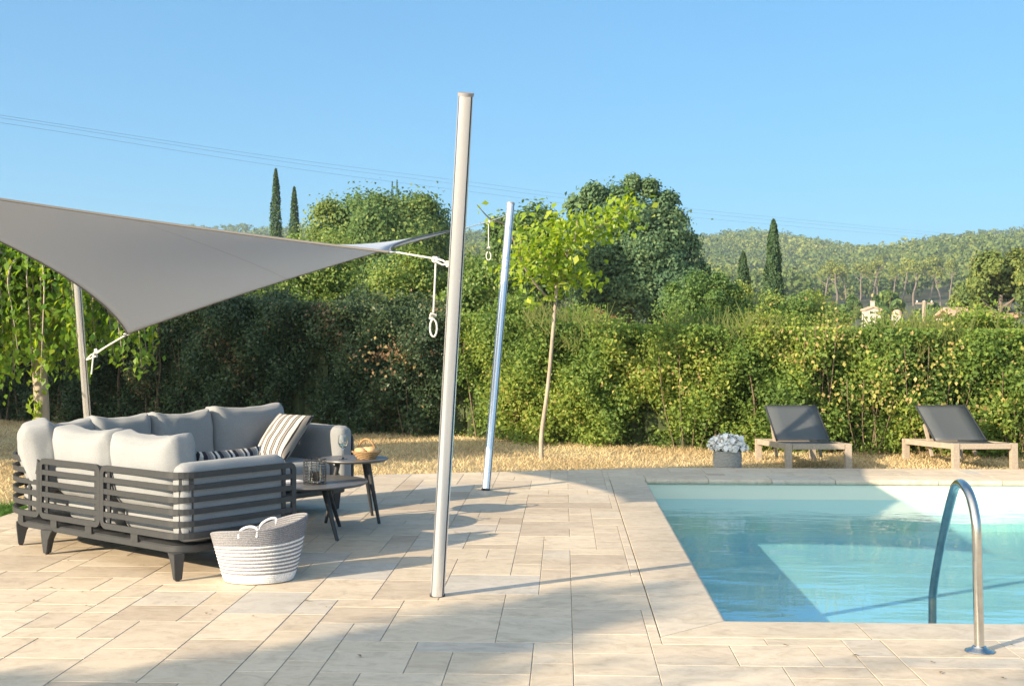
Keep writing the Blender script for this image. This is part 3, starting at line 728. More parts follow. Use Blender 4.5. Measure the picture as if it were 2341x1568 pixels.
# lantern
TA, TB = .375, .485
ln = empty('wire_lantern', (-1.385, 8.60, TA), 0, 'cylindrical black wire lantern with a glass inside on the low table', 'lantern')
mb = MB(); g = random.Random(4)
for k in range(9): 
    z = .004 + k * .021; ph = g.uniform(-.004, .004)
    mb.tube([(.079 * math.cos(a), .079 * math.sin(a), z + .004 * math.sin(3 * a + k)) for a in np.linspace(0, 2 * math.pi, 25)[:-1]], .0021 if k not in (0, 8) else .0034, 5, closed=True)
for k in range(15):
    a = k * 2 * math.pi / 15 + g.uniform(-.08, .08)
    mb.tube([(.079 * math.cos(a + .05 * s), .079 * math.sin(a + .05 * s), z) for s, z in ((0, .003), (1, .06), (-1, .12), (0, .173))], .002, 5)
for a in (0, math.pi / 2): mb.tube([(-.079 * math.cos(a), -.079 * math.sin(a), .004), (.079 * math.cos(a), .079 * math.sin(a), .004)], .003, 5)
mb.build('cage', M['metal'], ln, smooth=True)
mb = MB(); mb.lathe([(.0, .010), (.044, .010), (.046, .02), (.046, .15), (.043, .15), (.043, .022), (0, .020)], seg=24); mb.build('glass_cup', M['glass'], ln, smooth=True)
mb = MB(); mb.lathe([(.034, .023), (.034, .085), (.030, .088), (0, .087)], seg=20); mb.build('candle', M['wax'], ln, smooth=True)
# napkin
mb = MB(); mb.box((0, 0, .004), (.15, .10, .007)); mb.box((.004, .003, .011), (.14, .095, .006))
o = mb.build('folded_napkin', M['white'], bevel=.002); o.location = (-1.56, 8.66, TA + .0005); o.rotation_euler = (0, 0, .6); tag(o, 'folded white napkin on the low table next to the wire lantern', 'napkin')
# wine glass
wg = empty('wine_glass', (-1.275, 9.24, TB), 0, 'stemmed wine glass with some pale wine on the small table', 'wine glass')
mb = MB(); mb.lathe([(.033, 0), (.032, .002), (.010, .005), (.0045, .012), (.0038, .045), (.0042, .075), (.012, .084), (.028, .098), (.037, .120), (.038, .140), (.034, .165), (.031, .182), (.0298, .182), (.0328, .165), (.0366, .140), (.0356, .121), (.027, .100), (.011, .087), (0, .085)], seg=28)
mb.build('goblet', M['glass'], wg, smooth=True)
mb = MB(); mb.lathe([(0, .0865), (.011, .0885), (.0265, .1010), (.0345, .1200), (0, .1202)], seg=24); mb.build('wine', glass_mat('white_wine', (.95, .86, .6)), wg, smooth=True)
# bread basket with rolls
bb = empty('bread_basket', (-1.10, 9.26, TB), .15, 'little wicker basket with a round handle on the small table', 'basket')
mb = MB()
for k in range(7):
    r = .055 + .006 * k; mb.tube([(r * 1.18 * math.cos(a), r * .92 * math.sin(a), .006 + k * .0085 + .002 * math.sin(9 * a + k * 3.1)) for a in np.linspace(0, 2 * math.pi, 41)[:-1]], .0058, 6, closed=True)
mb.lathe([(0, .003), (.058, .003), (.06, .008), (0, .008)], seg=20, sq=.8)
mb.build('bowl', M['wicker'], bb, smooth=True)
mb = MB(); mb.tube([(.02 * math.sin(t * 2), .075 * math.cos(t), .055 + .095 * math.sin(t)) for t in np.linspace(0, math.pi, 17)], .0075, 8); mb.tube([(.012 + .02 * math.sin(t * 2), .075 * math.cos(t), .055 + .093 * math.sin(t)) for t in np.linspace(0, math.pi, 17)], .006, 8)
hd = mb.build('handle', M['wicker'], bb, smooth=True); hd.rotation_euler = (0, 0, 1.2)
for k, (x, y, z, s, lab) in enumerate(((-.045, -.01, .062, .034, 'brown crusty roll at the wine glass end of the bread basket'), (.045, -.015, .068, .038, 'pale round roll under the handle of the bread basket'), (.0, .03, .064, .036, 'bread roll half hidden at the back of the wicker basket'))):
    bm = bmesh.new(); bmesh.ops.create_icosphere(bm, subdivisions=3, radius=1)
    for v in bm.verts: v.co = Vector((v.co.x * s * 1.35, v.co.y * s, v.co.z * s * .72)) * (1 + .08 * mnoise.noise(v.co * 2.5 + Vector((k, 0, 0))))
    me = bpy.data.meshes.new('bread_roll'); bm.to_mesh(me); bm.free()
    for pp in me.polygons: pp.use_smooth = True
    o = link('bread_roll', me, M['bread']); o.location = Vector((-1.10, 9.26, TB)) + Vector((x, y, z)); o.rotation_euler = (.2, .1, k); tag(o, lab, 'bread roll', 'bread in the small basket')

# ================================================================== TOTE BASKET
tb = empty('tote_basket', (-1.465, 7.09, 0), .1, 'big soft rope basket with grey rim and grey and white stripes on the paving', 'basket')
def rope_basket():
    m, nt, b = newmat('coiled_rope'); b.inputs['Roughness'].default_value = .95; b.inputs['Specular IOR Level'].default_value = .1
    a = nt.nodes.new('ShaderNodeAttribute'); a.attribute_name = 'v'
    r = ramp(nt, [(0, (.80, .80, .80)), (.25, (.25, .25, .27)), (.75, (.28, .28, .30))]); r.color_ramp.interpolation = 'CONSTANT'; nt.links.new(a.outputs['Fac'], r.inputs[0])
    n = noise_tex(nt, 140, 3, mapscale=(1, 1, .6)); r2 = ramp(nt, [(.35, (.72, .72, .72)), (.62, (1.1, 1.1, 1.1))]); nt.links.new(n.outputs[0], r2.inputs[0])
    # flecks of grey in the white rope and of white in the grey
    nt.links.new(mixc(nt, .8, r.outputs[0], r2.outputs[0], 'MULTIPLY'), b.inputs['Base Color']); bump(nt, b, n.outputs[0], .6, .004)
    return m
M['coil'] = rope_basket()
mb = MB(); NR = 30; seg = 56
def tote_pt(t, a, r_in=0):
    z = .012 + t * .295 + .05 * t * t * math.cos(a + .3) + .020 * t * t * math.sin(2 * a + .4)
    r = (.190 + .062 * t ** .8) * (1 + .07 * math.sin(2 * a + .8) * t + .03 * math.sin(3 * a) * t) - r_in
    return Vector((r * 1.02 * math.cos(a), r * .86 * math.sin(a), z))
for k in range(NR):
    t = k / (NR - 1); grey = t > .72 or (t > .12 and (k % 2 == 1))
    mb.tube([tote_pt(t, a) for a in np.linspace(0, 2 * math.pi, seg + 1)[:-1]], .0072, 7, closed=True, val=.5 if grey else .1)
mb.lathe([(0, .004), (.18, .004), (.19, .010), (.18, .016), (0, .014)], seg=40, sq=.86, val=.1)
mb.build('body', M['coil'], tb, smooth=False, attr=True)
for p_ in tb.children[0].data.polygons: p_.use_smooth = True
for sgn, a0 in ((1, 4.55), (-1, 1.45)):
    mb = MB(); p0, p1 = tote_pt(.95, a0 - .20), tote_pt(.95, a0 + .20); up = Vector((.012, 0, .036)); md = (p0 + p1) / 2
    pts = catmull([p0 - Vector((0, 0, .02)), p0, p0.lerp(md, .18) + up * .8, md + up * 1.15, p1.lerp(md, .18) + up * .8, p1, p1 - Vector((0, 0, .02))], 6)
    mb.tube(pts, .0075, 8, val=.1 if sgn > 0 else .1); mb.build('handle', M['coil'], tb, smooth=True, attr=True)

# ================================================================== SHADE SAIL, POLES, ROPES
POLES = [((-.405, 6.64), (-.223, 5.93, 2.58), 'nearest aluminium mast, tall and leaning, with dark grooves, standing before the pool'),
         ((-.24, 11.26), (-.012, 11.78, 2.69), 'middle aluminium mast beside the young tree at the back of the patio'),
         ((-4.29, 12.50), (-4.23, 11.8, 2.50), 'aluminium mast behind the sofa, its top hidden by the sail')]
def on_pole(k, z):
    b_, t = POLES[k][0], POLES[k][1]; q = z / t[2]; return Vector((b_[0] + (t[0] - b_[0]) * q, b_[1] + (t[1] - b_[1]) * q, z))
PR = .038
for k, (b_, t, lab) in enumerate(POLES):
    po = empty('sail_mast', (b_[0], b_[1], 0), 0, lab, 'mast', 'aluminium masts of the shade sail')
    ax = Vector(t) - Vector((b_[0], b_[1], 0)); d = ax.normalized(); e1 = Vector((1, 0, 0)); e1 = (e1 - d * e1.dot(d)).normalized(); e2 = d.cross(e1)
    mb = MB(); seg = 48; prof = []
    gr_ang = [R(-145), R(-38), R(90), R(25)]          # grooves let into the tube
    for i in range(seg):
        a = i * 2 * math.pi / seg; prof.append((math.cos(a) * PR, math.sin(a) * PR))
    vs = [tuple(e1 * x + e2 * y + d * (s - .03)) for s in (0, ax.length + .03) for x, y in prof]
    mb.add(vs, [(i, (i + 1) % seg, seg + (i + 1) % seg, seg + i) for i in range(seg)])
    mb.build('post', M['alu'], po, smooth=True)
    mb = MB()
    for a in gr_ang:
        c = (e1 * math.cos(a) + e2 * math.sin(a)) * (PR - .0012); n = e1 * math.cos(a) + e2 * math.sin(a); w = .0042 if a != R(-145) else .002
        mb.sweep([c, c + d * ax.length * .5, c + d * (ax.length - .012)], [n, n, n], .0022, w)
    mb.build('sail_track', M['track'], po)
    mb = MB(); mb.tube([d * (ax.length - .012), d * (ax.length + .004)], PR + .0015, 32); mb.build('cap', plain('mast_cap', (.25, .25, .26), .5), po, smooth=True)
    mb = MB(); mb.tube([d * -.02, d * .012], PR + .004, 32); mb.build('collar', M['track'], po, smooth=True)
C1 = at(895, 577, 7.0); C2 = at(1046, 525, 11.1); C3 = at(291, 763, 11.0); C4 = Vector((-3.75, 6.75, 2.31))
def edge(p, q, pull, cen, n):
    "hem from p to q, cut hollow towards the middle of the cloth"
    m_ = (p + q) / 2; c = m_ + (cen - m_) * pull; out = []
    for i in range(n + 1):
        t = i / n; out.append((1 - t) ** 2 * p + 2 * t * (1 - t) * (2 * c - m_ - (c - m_)) + t * t * q)
    return out
NS = 36
cen = (C1 + C2 + C3 + C4) / 4
E14 = edge(C1, C4, .20, cen, NS); E23 = edge(C2, C3, .20, cen, NS); E12 = edge(C1, C2, .24, cen, NS); E43 = edge(C4, C3, .36, cen, NS)
vs = []
for j in range(NS + 1):
    for i in range(NS + 1):
        s, t = i / NS, j / NS
        P_ = (1 - t) * E14[i] + t * E23[i] + (1 - s) * E12[j] + s * E43[j] - ((1 - s) * (1 - t) * C1 + s * (1 - t) * C4 + (1 - s) * t * C2 + s * t * C3)
        vs.append(P_)
sail = empty('shade_sail', (cen.x, cen.y, 0), 0, 'grey four-cornered shade sail stretched between the masts above the sofa', 'shade sail')
og = sail.location.copy()
mb = MB(); mb.add([v - og for v in vs], [(j * (NS + 1) + i, j * (NS + 1) + i + 1, (j + 1) * (NS + 1) + i + 1, (j + 1) * (NS + 1) + i) for j in range(NS) for i in range(NS)])
cl = mb.build('canvas', M['sail'], sail, smooth=True)
mb = MB(); i0 = NS // 2; mb.tube([vs[j * (NS + 1) + i0] - og - Vector((0, 0, .001)) for j in range(NS + 1)], .0022, 6); mb.build('seam', plain('seam_thread', (.36, .365, .375), .85), sail)
sol = cl.modifiers.new('cloth', 'SOLIDIFY'); sol.thickness = .0025
mb = MB()
for e in (E14, E23, E12, E43): mb.tube([p - og for p in e], .008, 6)
mb.build('hem', M['hem'], sail, smooth=True)
for c in (C1, C2, C3, C4):
    mb = MB(); dr = (c - cen).normalized(); ce = c + dr * .03; nn2 = Vector((-dr.y, dr.x, 0)).normalized(); u2 = dr
    mb.tube([ce + (u2 * math.cos(a) + nn2 * math.sin(a)) * .028 - og for a in np.linspace(0, 2 * math.pi, 17)[:-1]], .006, 6, closed=True)
    mb.build('corner_ring', M['steel'], sail, smooth=True)
def rope_thing(label, strands, origin):
    o = MB()
    for pts, r in strands: o.tube(pts, r, 8)
    ob = o.build('sail_rope', M['rope'], smooth=True, origin=origin); tag(ob, label, 'rope', 'ropes tying the sail to the masts'); return ob
def knot(c, s, seed):
    g = random.Random(seed); return catmull([Vector(c) + Vector((g.uniform(-1, 1), g.uniform(-1, 1), g.uniform(-1, 1))) * s for _ in range(9)], 5)
a1 = on_pole(0, 1.77) + Vector((-.04, .012, 0)); r1 = C1 + (C1 - cen).normalized() * .055
kn = a1.lerp(r1, .22)
def hang(p, dz, sx=0.0): return [p, p + Vector((sx * .3, 0, dz * .3)), p + Vector((sx, 0, dz))]
low = kn + Vector((-.012, 0, -.265))
loop_ = [low + Vector((.018 * math.sin(t), 0, -.035 - .045 * (1 - math.cos(t)))) for t in np.linspace(.4, 2 * math.pi - .2, 14)]
rope_thing('white rope with hanging knotted end, tied from the sail to the nearest mast',
           [([a1, a1.lerp(r1, .1) + Vector((0, 0, .012)), kn + Vector((0, 0, .012)), r1], .0048), ([a1, a1.lerp(r1, .1) - Vector((0, 0, .010)), kn], .0045), (knot(kn + Vector((0, 0, .012)), .018, 2), .005),
            (knot(a1, .012, 5), .005), (hang(kn, -.265, -.012), .0048), (knot(low + Vector((0, 0, -.02)), .02, 3), .0052), (loop_, .005)], kn)
a2 = on_pole(1, 2.57) + Vector((-.035, -.01, 0)); r2 = C2 + (C2 - cen).normalized() * .05
kn2 = a2.lerp(r2, .4) + Vector((0, 0, -.01)); low2 = kn2 + Vector((0, 0, -.25))
rope_thing('thin pale rope by the leafy twig, tied from the sail to the middle mast',
           [([a2, kn2, r2], .0045), (knot(kn2, .018, 4), .005), (hang(kn2, -.25), .0045), (knot(low2, .02, 6), .005), ([low2 + Vector((.022 * math.sin(t), 0, -.03 - .04 * (1 - math.cos(t)))) for t in np.linspace(0.3, 6, 14)], .005)], kn2)
a3 = on_pole(2, 1.18) + Vector((.038, -.015, 0)); r3 = C3 + (C3 - cen).normalized() * .055
kn3 = a3.lerp(r3, .28)
rope_thing('white rope with bow knot between the low sail corner and the mast behind the sofa',
           [([a3, a3.lerp(r3, .12) + Vector((0, 0, .02)), kn3 + Vector((0, 0, .01)), r3], .008), ([a3, a3.lerp(r3, .14) - Vector((0, 0, .015)), kn3, a3.lerp(r3, .6) + Vector((0, 0, .008))], .007), (knot(kn3, .035, 7), .009), (hang(kn3 - Vector((.03, 0, 0)), -.2, -.02), .008)], kn3)

# ================================================================== POOL HANDRAIL
hr = empty('pool_handrail', (2.086, 5.46, 0), 0, 'polished steel hooped pool handrail bolted to the near pool edge', 'handrail')
hp = [(2.086, 5.46, 0), (2.080, 5.46, .25), (2.074, 5.46, .52), (2.072, 5.485, .62), (2.076, 5.56, .695), (2.086, 5.67, .722), (2.105, 5.80, .702), (2.130, 5.92, .640), (2.165, 6.11, .48), (2.188, 6.29, .25), (2.198, 6.385, .08), (2.20, 6.40, -.03), (2.20, 6.40, -.55)]
og = Vector((2.086, 5.46, 0))
mb = MB(); mb.tube([p - og for p in catmull(hp, 8)], .0215, 20); mb.build('tube', M['steel'], hr, smooth=True)
mb = MB(); mb.lathe([(.062, 0), (.064, .004), (.060, .009), (.036, .017), (.030, .026), (.0225, .028)], seg=32); mb.build('flange', M['steel'], hr, smooth=True)

# ================================================================== SUN LOUNGERS
def lounger():
    "origin under the foot end's left corner, long axis +Y"
    w, L, z1 = .72, 1.45, .315; t = empty('sun_lounger', (0, 0, 0), 0)
    mb = MB(); rh = .062
    for x in (.02, w - .02): mb.box((x, L / 2, z1 - rh / 2), (.036, L - .14, rh))
    for y in (.02, L - .02): mb.box((w / 2, y, z1 - rh / 2), (w - .14, .036, rh))
    for y in (.55, .95): mb.box((w / 2, y, z1 - .05), (w - .08, .03, .03))
    mb.build('frame', M['teak'], t, bevel=.003)
    for x, y in ((.03, .03), (w - .03, .03), (.03, L - .03), (w - .03, L - .03)):
        mb = MB(); mb.box((x, y, z1 / 2 + .001), (.072, .068, z1 + .004)); mb.build('leg', M['teak'], t, bevel=.003)
    mb = MB(); n = 10
    vs = []; hy = .62
    for i in range(n + 1):
        for x in (.06, w - .06):
            q = i / n; vs.append((x, .05 + (hy - .05) * q, z1 + .004 - .018 * math.sin(q * math.pi)))
    mb.add(vs, [(2 * i, 2 * i + 1, 2 * i + 3, 2 * i + 2) for i in range(n)]); s = mb.build('sling_seat', M['sling'], t, smooth=True); s.modifiers.new('cloth', 'SOLIDIFY').thickness = .006
    mb = MB(); vs = []; bl = .66; an = R(36)
    for i in range(n + 1):
        for k in range(5):
            q = i / n; x = .06 + (w - .12) * k / 4; y = hy + .01 + bl * q * math.cos(an); z = z1 + .01 + bl * q * math.sin(an) - .012 * math.sin(q * math.pi) * math.sin(k / 4 * math.pi)
            vs.append((x, y, z))
    mb.add(vs, [(5 * i + k, 5 * i + k + 1, 5 * i + k + 6, 5 * i + k + 5) for i in range(n) for k in range(4)]); s = mb.build('sling_backrest', M['sling'], t, smooth=True); s.modifiers.new('cloth', 'SOLIDIFY').thickness = .006
    mb = MB()
    for x in (.056, w - .056): mb.tube([(x, hy + .01, z1 + .01), (x, hy + .01 + bl * math.cos(an), z1 + .01 + bl * math.sin(an))], .011, 8)
    mb.tube([(.056, hy + .01 + bl * math.cos(an), z1 + .01 + bl * math.sin(an)), (w - .056, hy + .01 + bl * math.cos(an), z1 + .01 + bl * math.sin(an))], .011, 8)
    mb.build('backrest_frame', M['metal'], t, smooth=True)
    for x in (.10, w - .10):
        mb = MB(); mb.box((x, hy + .30, z1 - .0), (.03, .03, .42), Matrix.Rotation(R(-30), 3, 'X')); mb.build('backrest_prop', M['teak'], t)
    return t
lo = lounger(); lo.location = (3.00, 13.38, GZ); lo.rotation_euler = (R(-2.5), 0, R(2))
tag(lo, 'teak sun lounger with a dark sling, next to the basket of white flowers', 'sun lounger', 'sun loungers on the lawn')
l2 = copy_tree(lo); l2.location = (4.84, 13.40, GZ); l2.rotation_euler = (R(-2.5), 0, R(4))
l2['label'] = 'teak sun lounger with sunlit greyish sling at the end furthest from the flower basket'

# flower basket
fb = empty('flower_basket', (2.375, 13.50, GZ), 0, 'grey woven round basket full of white ruffled flowers at the lawn edge', 'flower basket')
mb = MB(); NR = 15
for k in range(NR):
    z = .008 + k * .0155; r = .138 + .012 * math.sin(k / NR * 2.6)
    mb.tube([(r * (1 + .018 * math.sin(14 * a + (k % 2) * math.pi)) * math.cos(a), r * (1 + .018 * math.sin(14 * a + (k % 2) * math.pi)) * math.sin(a), z) for a in np.linspace(0, 2 * math.pi, 57)[:-1]], .0085, 6, closed=True)
mb.lathe([(.13, .005), (.13, .2), (0, .2)], seg=28)
mb.build('basket', plain('grey_rattan', (.34, .325, .30), .85, c2=(.48, .46, .43), scale=60, bmp=.4), fb, smooth=True)
g2 = np.random.default_rng(8); d = unit(g2.normal(size=(420, 3))); d[:, 2] = np.abs(d[:, 2])
P = d * np.array([.19, .17, .14]) * (.55 + .62 * g2.random((420, 1))) + np.array([0, 0, .25])
me = leaf_mesh('blooms', P, g2.uniform(.05, .085, 420), d, .9, None, .5, fold=.25); link('blooms', me, M['petal'], fb)
d = unit(g2.normal(size=(90, 3))); P = d * np.array([.13, .12, .06]) + np.array([0, 0, .24]); link('leaves', leaf_mesh('leaves', P, .05, d), M['bush'], fb)

# ================================================================== HEDGES
HL = [(-14, 23.3), (-9.1, 21.6), (-5, 19.8), (-1.6, 18.4), (-.6, 17.8), (.3, 17.0), (2.8, 15.9), (6.4, 14.95), (10.5, 14.3)]
HX = np.array([p[0] for p in HL]); HYY = np.array([p[1] for p in HL])
def hedge(name, label, x0, x1, n, mat, size, hfun, seed, bias=.45, rough=.22, v0=.45, stems=True):
    g = np.random.default_rng(seed); x = g.uniform(x0, x1, n); yb = np.interp(x, HX, HYY); H = hfun(x)
    side = g.random(n); th = .55
    bumpf = .16 * np.sin(x * 2.3 + seed) + .12 * np.sin(x * 5.1 + 2) 
    z = H * g.random(n) ** .85; y = yb.copy()
    fr = side < .72
    lump = (.19 * np.sin(x * 3.3 + z * 2.1) * np.cos(z * 3.7 + x * 1.3) + .13 * np.sin(x * 7.1 - z * 5.3) + .07 * np.sin(x * 13 + z * 11))
    y = np.where(fr, yb + .25 - bumpf - lump - rough * np.abs(g.normal(size=n)) * .6 + rough * g.random(n) * 1.6 - .25 * np.sin(np.clip(z / H, 0, 1) * 2.4), yb + .2 + th * 2 * g.random(n))
    topz = H * (.95 + .05 * np.sin(x * 6 + y * 4)) + bumpf * .7 + .06 * g.normal(size=n) + np.abs(g.normal(size=n)) * .10 * (g.random(n) < .25)
    z = np.where(fr, z, topz)
    nr = np.where(fr[:, None], np.array([-.1, -.8, .5]), np.array([0, -.2, 1.0]))
    pv = .3 * np.sin(x * 1.9 + 1) * np.sin(z * 2.6 + x) + .12 * np.sin(x * 6.3 + z * 4)
    val = v0 + pv * .9 + g.normal(size=n) * .17
    o = empty(name, (float((x0 + x1) / 2), float(np.interp((x0 + x1) / 2, HX, HYY)), GZ), 0, label, 'hedge')
    og = np.array(o.location)
    P = np.stack([x, y, z + GZ], 1) - og
    me = leaf_mesh('foliage', P, size * g.uniform(.6, 1.4, n), unit(nr + .0), .6, val, bias); link('foliage', me, mat, o)
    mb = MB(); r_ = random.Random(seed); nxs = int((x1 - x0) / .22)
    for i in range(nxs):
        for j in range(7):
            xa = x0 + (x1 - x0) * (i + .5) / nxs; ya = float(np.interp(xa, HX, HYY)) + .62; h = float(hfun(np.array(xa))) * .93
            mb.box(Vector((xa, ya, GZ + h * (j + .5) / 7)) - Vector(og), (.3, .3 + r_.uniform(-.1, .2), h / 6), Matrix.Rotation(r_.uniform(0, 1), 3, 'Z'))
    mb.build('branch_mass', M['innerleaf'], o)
    if stems:
        mb = MB(); r_ = random.Random(seed)
        for k in range(int((x1 - x0) * 5)):
            xx = r_.uniform(x0, x1); yy = float(np.interp(xx, HX, HYY)) + r_.uniform(.15, .6); h = float(hfun(np.array(xx))) * r_.uniform(.6, .95)
            b_ = Vector((xx, yy, GZ - .02)); t = b_ + Vector((r_.uniform(-.25, .25), r_.uniform(-.25, .1), h))
            mb.tube([b_ - Vector(og), b_.lerp(t, .5) + Vector((r_.uniform(-.1, .1), 0, 0)) - Vector(og), t - Vector(og)], [.016, .012, .004], 5)
        mb.build('stems', M['twig'], o)
    return o
def hl_left(x): return np.interp(x, [-14, -8, -5, -2.5, -.7], [2.4, 2.25, 2.15, 2.02, 1.85])
def hl_right(x): return np.interp(x, [-.9, .2, 1, 2.2, 4, 6, 10], [1.85, 1.78, 1.68, 1.65, 1.60, 1.58, 1.60])
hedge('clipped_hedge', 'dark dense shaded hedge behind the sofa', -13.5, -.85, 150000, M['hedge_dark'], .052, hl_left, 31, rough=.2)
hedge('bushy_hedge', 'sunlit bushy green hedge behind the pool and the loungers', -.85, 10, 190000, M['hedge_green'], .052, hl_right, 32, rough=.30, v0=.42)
# yellowing creeper in the sunlit hedge: separate plants
def vine(label, c, w, h, n, seed):
    g = np.random.default_rng(seed); yb = float(np.interp(c[0], HX, HYY))
    n *= 2; P = g.normal(size=(n, 3)) * np.array([w / 2, .10, h / 2]); P[:, 0] += .25 * np.sin(P[:, 2] * 5)
    P[:, 1] -= .12
    o = empty('creeper', (c[0], yb - .12, GZ), 0, label, 'creeper', 'yellowing creepers in the hedge'); P[:, 2] += c[1] - GZ
    link('leaves', leaf_mesh('leaves', P, g.uniform(.038, .07, n), np.tile([-.3, -.8, .4], (n, 1)), .75, None, .5, hang=.6), M['withered' if 'withered' in label else 'vine'], o)
    mb = MB()
    for k in range(4):
        xx = (k - 1.5) * w * .3; mb.tube(catmull([(xx * .4, .1, 0), (xx * .8, .04, (c[1] - GZ) * .6), (xx, -.1, c[1] - GZ + h * .5)], 4), .006, 5)
    mb.build('stem', M['twig'], o)
for lab, c, w, h, n, sd in (('straw yellow creeper above the gap between the two loungers', ((1960 - CX) / F * 15.9, .70), .7, .35, 60, 41), ('large yellow creeper high over the right lounger', ((2110 - CX) / F * 15.7, .98), 1.0, .65, 170, 42),
                          ('yellow brown creeper near the top of the hedge, above the dark lounger', ((1850 - CX) / F * 16, 1.3), .45, .5, 80, 43), ('lime yellow creeper midway along the hedge left of the flower basket', ((1560 - CX) / F * 16.6, .95), .9, .45, 60, 44),
                          ('withered brown creeper over the dark hedge close beside the nearest mast', ((940 - CX) / F * 18.1, 1.18), .75, .30, 150, 46),
                          ('small yellow creeper low in the hedge behind the pool handrail top', ((2290 - CX) / F * 15.5, .75), .6, .5, 80, 45)): vine(lab, c, w, h, n, sd)
# reddish bush and pale weeds along the hedge top
def bush(name, label, c, rad, n, mat, size, seed, nl=14, cat='bush', group=None, val0=.5):
    o = empty(name, (c[0], c[1], GZ), 0, label, cat, group)
    crown('foliage', rad, nl, n, size, M[mat], o, c[2], seed, lo=-.6, val0=val0)
    mb = MB()
    for k in range(4):
        a = k * 1.6; mb.tube([(.05 * math.cos(a), .05 * math.sin(a), -.05), (rad[0] * .5 * math.cos(a), rad[1] * .5 * math.sin(a), max(.1, c[2]))], [.03, .012], 5)
    mb.build('stem', M['twig'], o); return o
bush('red_bush', 'small rusty red bush poking up behind the hedge', (at(1385, 700, 18.6).x, 18.6, 1.78), (.22, .2, .26), 420, 'red', .07, 51, 7)
BEH = [('pale green bush rising behind the dark hedge under the sail', 560, 655, 22.5, (1.5, 1.0, .9), 55, .6), ('leafy light green bush above the hedge left of the nearest mast', 720, 640, 22, (1.3, 1.0, 1.0), 56, .55), ('bright bush behind the hedge, close to the hanging rope', 930, 650, 21.5, (.9, .9, .75), 57, .75),
       ('green bush behind the hedge between the two tall masts', 1090, 665, 21, (.75, .8, .9), 58, .6), ('grey green bush beside the foot of the big oak', 1590, 690, 24, (1.3, 1.0, .75), 59, .35), ('yellow green bush left of the small cypress', 1650, 700, 26, (.8, .8, .8), 60, .8), ('low bush under the tall cypress', 1800, 715, 27, (1.5, 1.0, .6), 61, .6), ('dark bush peeping over the left end of the hedge', 330, 670, 24, (1.6, 1.0, 1.0), 62, .3)]
for lab, x, y, Y, rad, sd, v0 in BEH:
    p = at(x, y, Y); bush('bush', lab, (p.x, Y, p.z - GZ - rad[2] * .25), rad, 13000, 'bush', .06, sd, 20, val0=v0)
def weeds():
    g = np.random.default_rng(66); n = 2600; x = g.uniform(.2, 7.5, n); keep = (np.sin(x * 2.7) + np.sin(x * 6.1 + 1) * .6 + g.normal(size=n) * .5) > .1; x = x[keep]; n = len(x)
    y = np.interp(x, HX, HYY) + g.uniform(-.15, .5, n); z = hl_right(x) + GZ + g.uniform(-.45, .02, n); h = g.uniform(.15, .32, n)
    V = np.empty((n, 4, 3)); w = g.uniform(.006, .012, n); lx = g.normal(size=n) * .12
    V[:, 0] = np.stack([x - w, y, z], 1); V[:, 1] = np.stack([x + w, y, z], 1); V[:, 2] = np.stack([x + lx + w * .3, y - .03, z + h], 1); V[:, 3] = np.stack([x + lx - w * .3, y - .03, z + h], 1)
    return link('tall_weeds', quads('tall_weeds', V, g.random(n)), M['weed'])
tag(weeds(), 'wispy pale grass growing through the top of the sunlit hedge', 'weeds', kind='stuff')

# ================================================================== TREES
# young tree by the masts
YT = Vector((at(1238, 1050, 14.9).x, 14.9, GZ))
yt = empty('young_tree', YT, 0, 'slender young tree with pale trunk and big lime green leaves', 'tree')
mb = MB(); tp = at(1272, 667, 14.9) - YT
mb.tube(catmull([Vector((0, 0, -.03)), Vector((.0, 0, .3)), tp * .45 + Vector((-.0, 0, 0)), tp], 6), [.029 - .008 * i / 18 for i in range(19)], 12)
trunk_top = tp.copy()
BR = [[(1272, 667), (1290, 590), (1330, 540), (1400, 500), (1445, 465)], [(1272, 667), (1268, 600), (1275, 540), (1265, 500)], [(1260, 690), (1225, 650), (1190, 590), (1195, 520)], [(1272, 640), (1250, 600), (1215, 570), (1150, 640)], [(1190, 590), (1160, 520), (1120, 500), (1090, 468)], [(1272, 660), (1310, 630), (1350, 640)], [(1280, 610), (1310, 560), (1320, 500)]]
LP = []
for k, br in enumerate(BR):
    dy = (.0, .1, -.2, .15, -.3, .2, -.1)[k]
    pts = catmull([at(x, y, 14.9 + dy * i) - YT for i, (x, y) in enumerate(br)], 6)
    mb.tube(pts, [.019 * (1 - .8 * i / (len(pts) - 1)) for i in range(len(pts))], 7)
    LP += [(p, i / (len(pts) - 1), k) for i, p in enumerate(pts)]
mb.build('trunk', M['bark'], yt, smooth=True)
g = np.random.default_rng(71); P = []
for p, q, k in LP:
    if k == 4 and q < .35: continue
    if k == 4: m_ = 1 if g.random() < .75 else 0
    elif k == 0: m_ = int(7 + 10 * q)
    else: m_ = int(4 + 10 * q)
    if k == 2 and q < .3: m_ = 2
    for _ in range(m_): P.append(np.array(p) + g.normal(size=3) * np.array([.115, .13, .105]) * (.5 if k == 4 else 1.0))
for cx_, cy_, sx_, sy_, m_ in ((1285, 600, .30, .22, 210), (1390, 520, .24, .17, 150), (1275, 535, .20, .15, 110), (1200, 590, .13, .22, 80), (1215, 690, .10, .06, 20), (1350, 645, .10, .09, 36)):
    c = at(cx_, cy_, 14.9) - YT
    for _ in range(int(m_ * .45)): P.append(np.array(c) + g.normal(size=3) * np.array([sx_ * .62, .18, sy_ * .62]))
P = np.array(P); n = len(P)
link('crown', leaf_mesh('crown', P, g.uniform(.07, .125, n), np.tile([-.35, -.45, .8], (n, 1)), .66, np.clip(g.normal(.5, .25, n), 0, 1), .5, hang=.35, fold=.16), M['young'], yt)
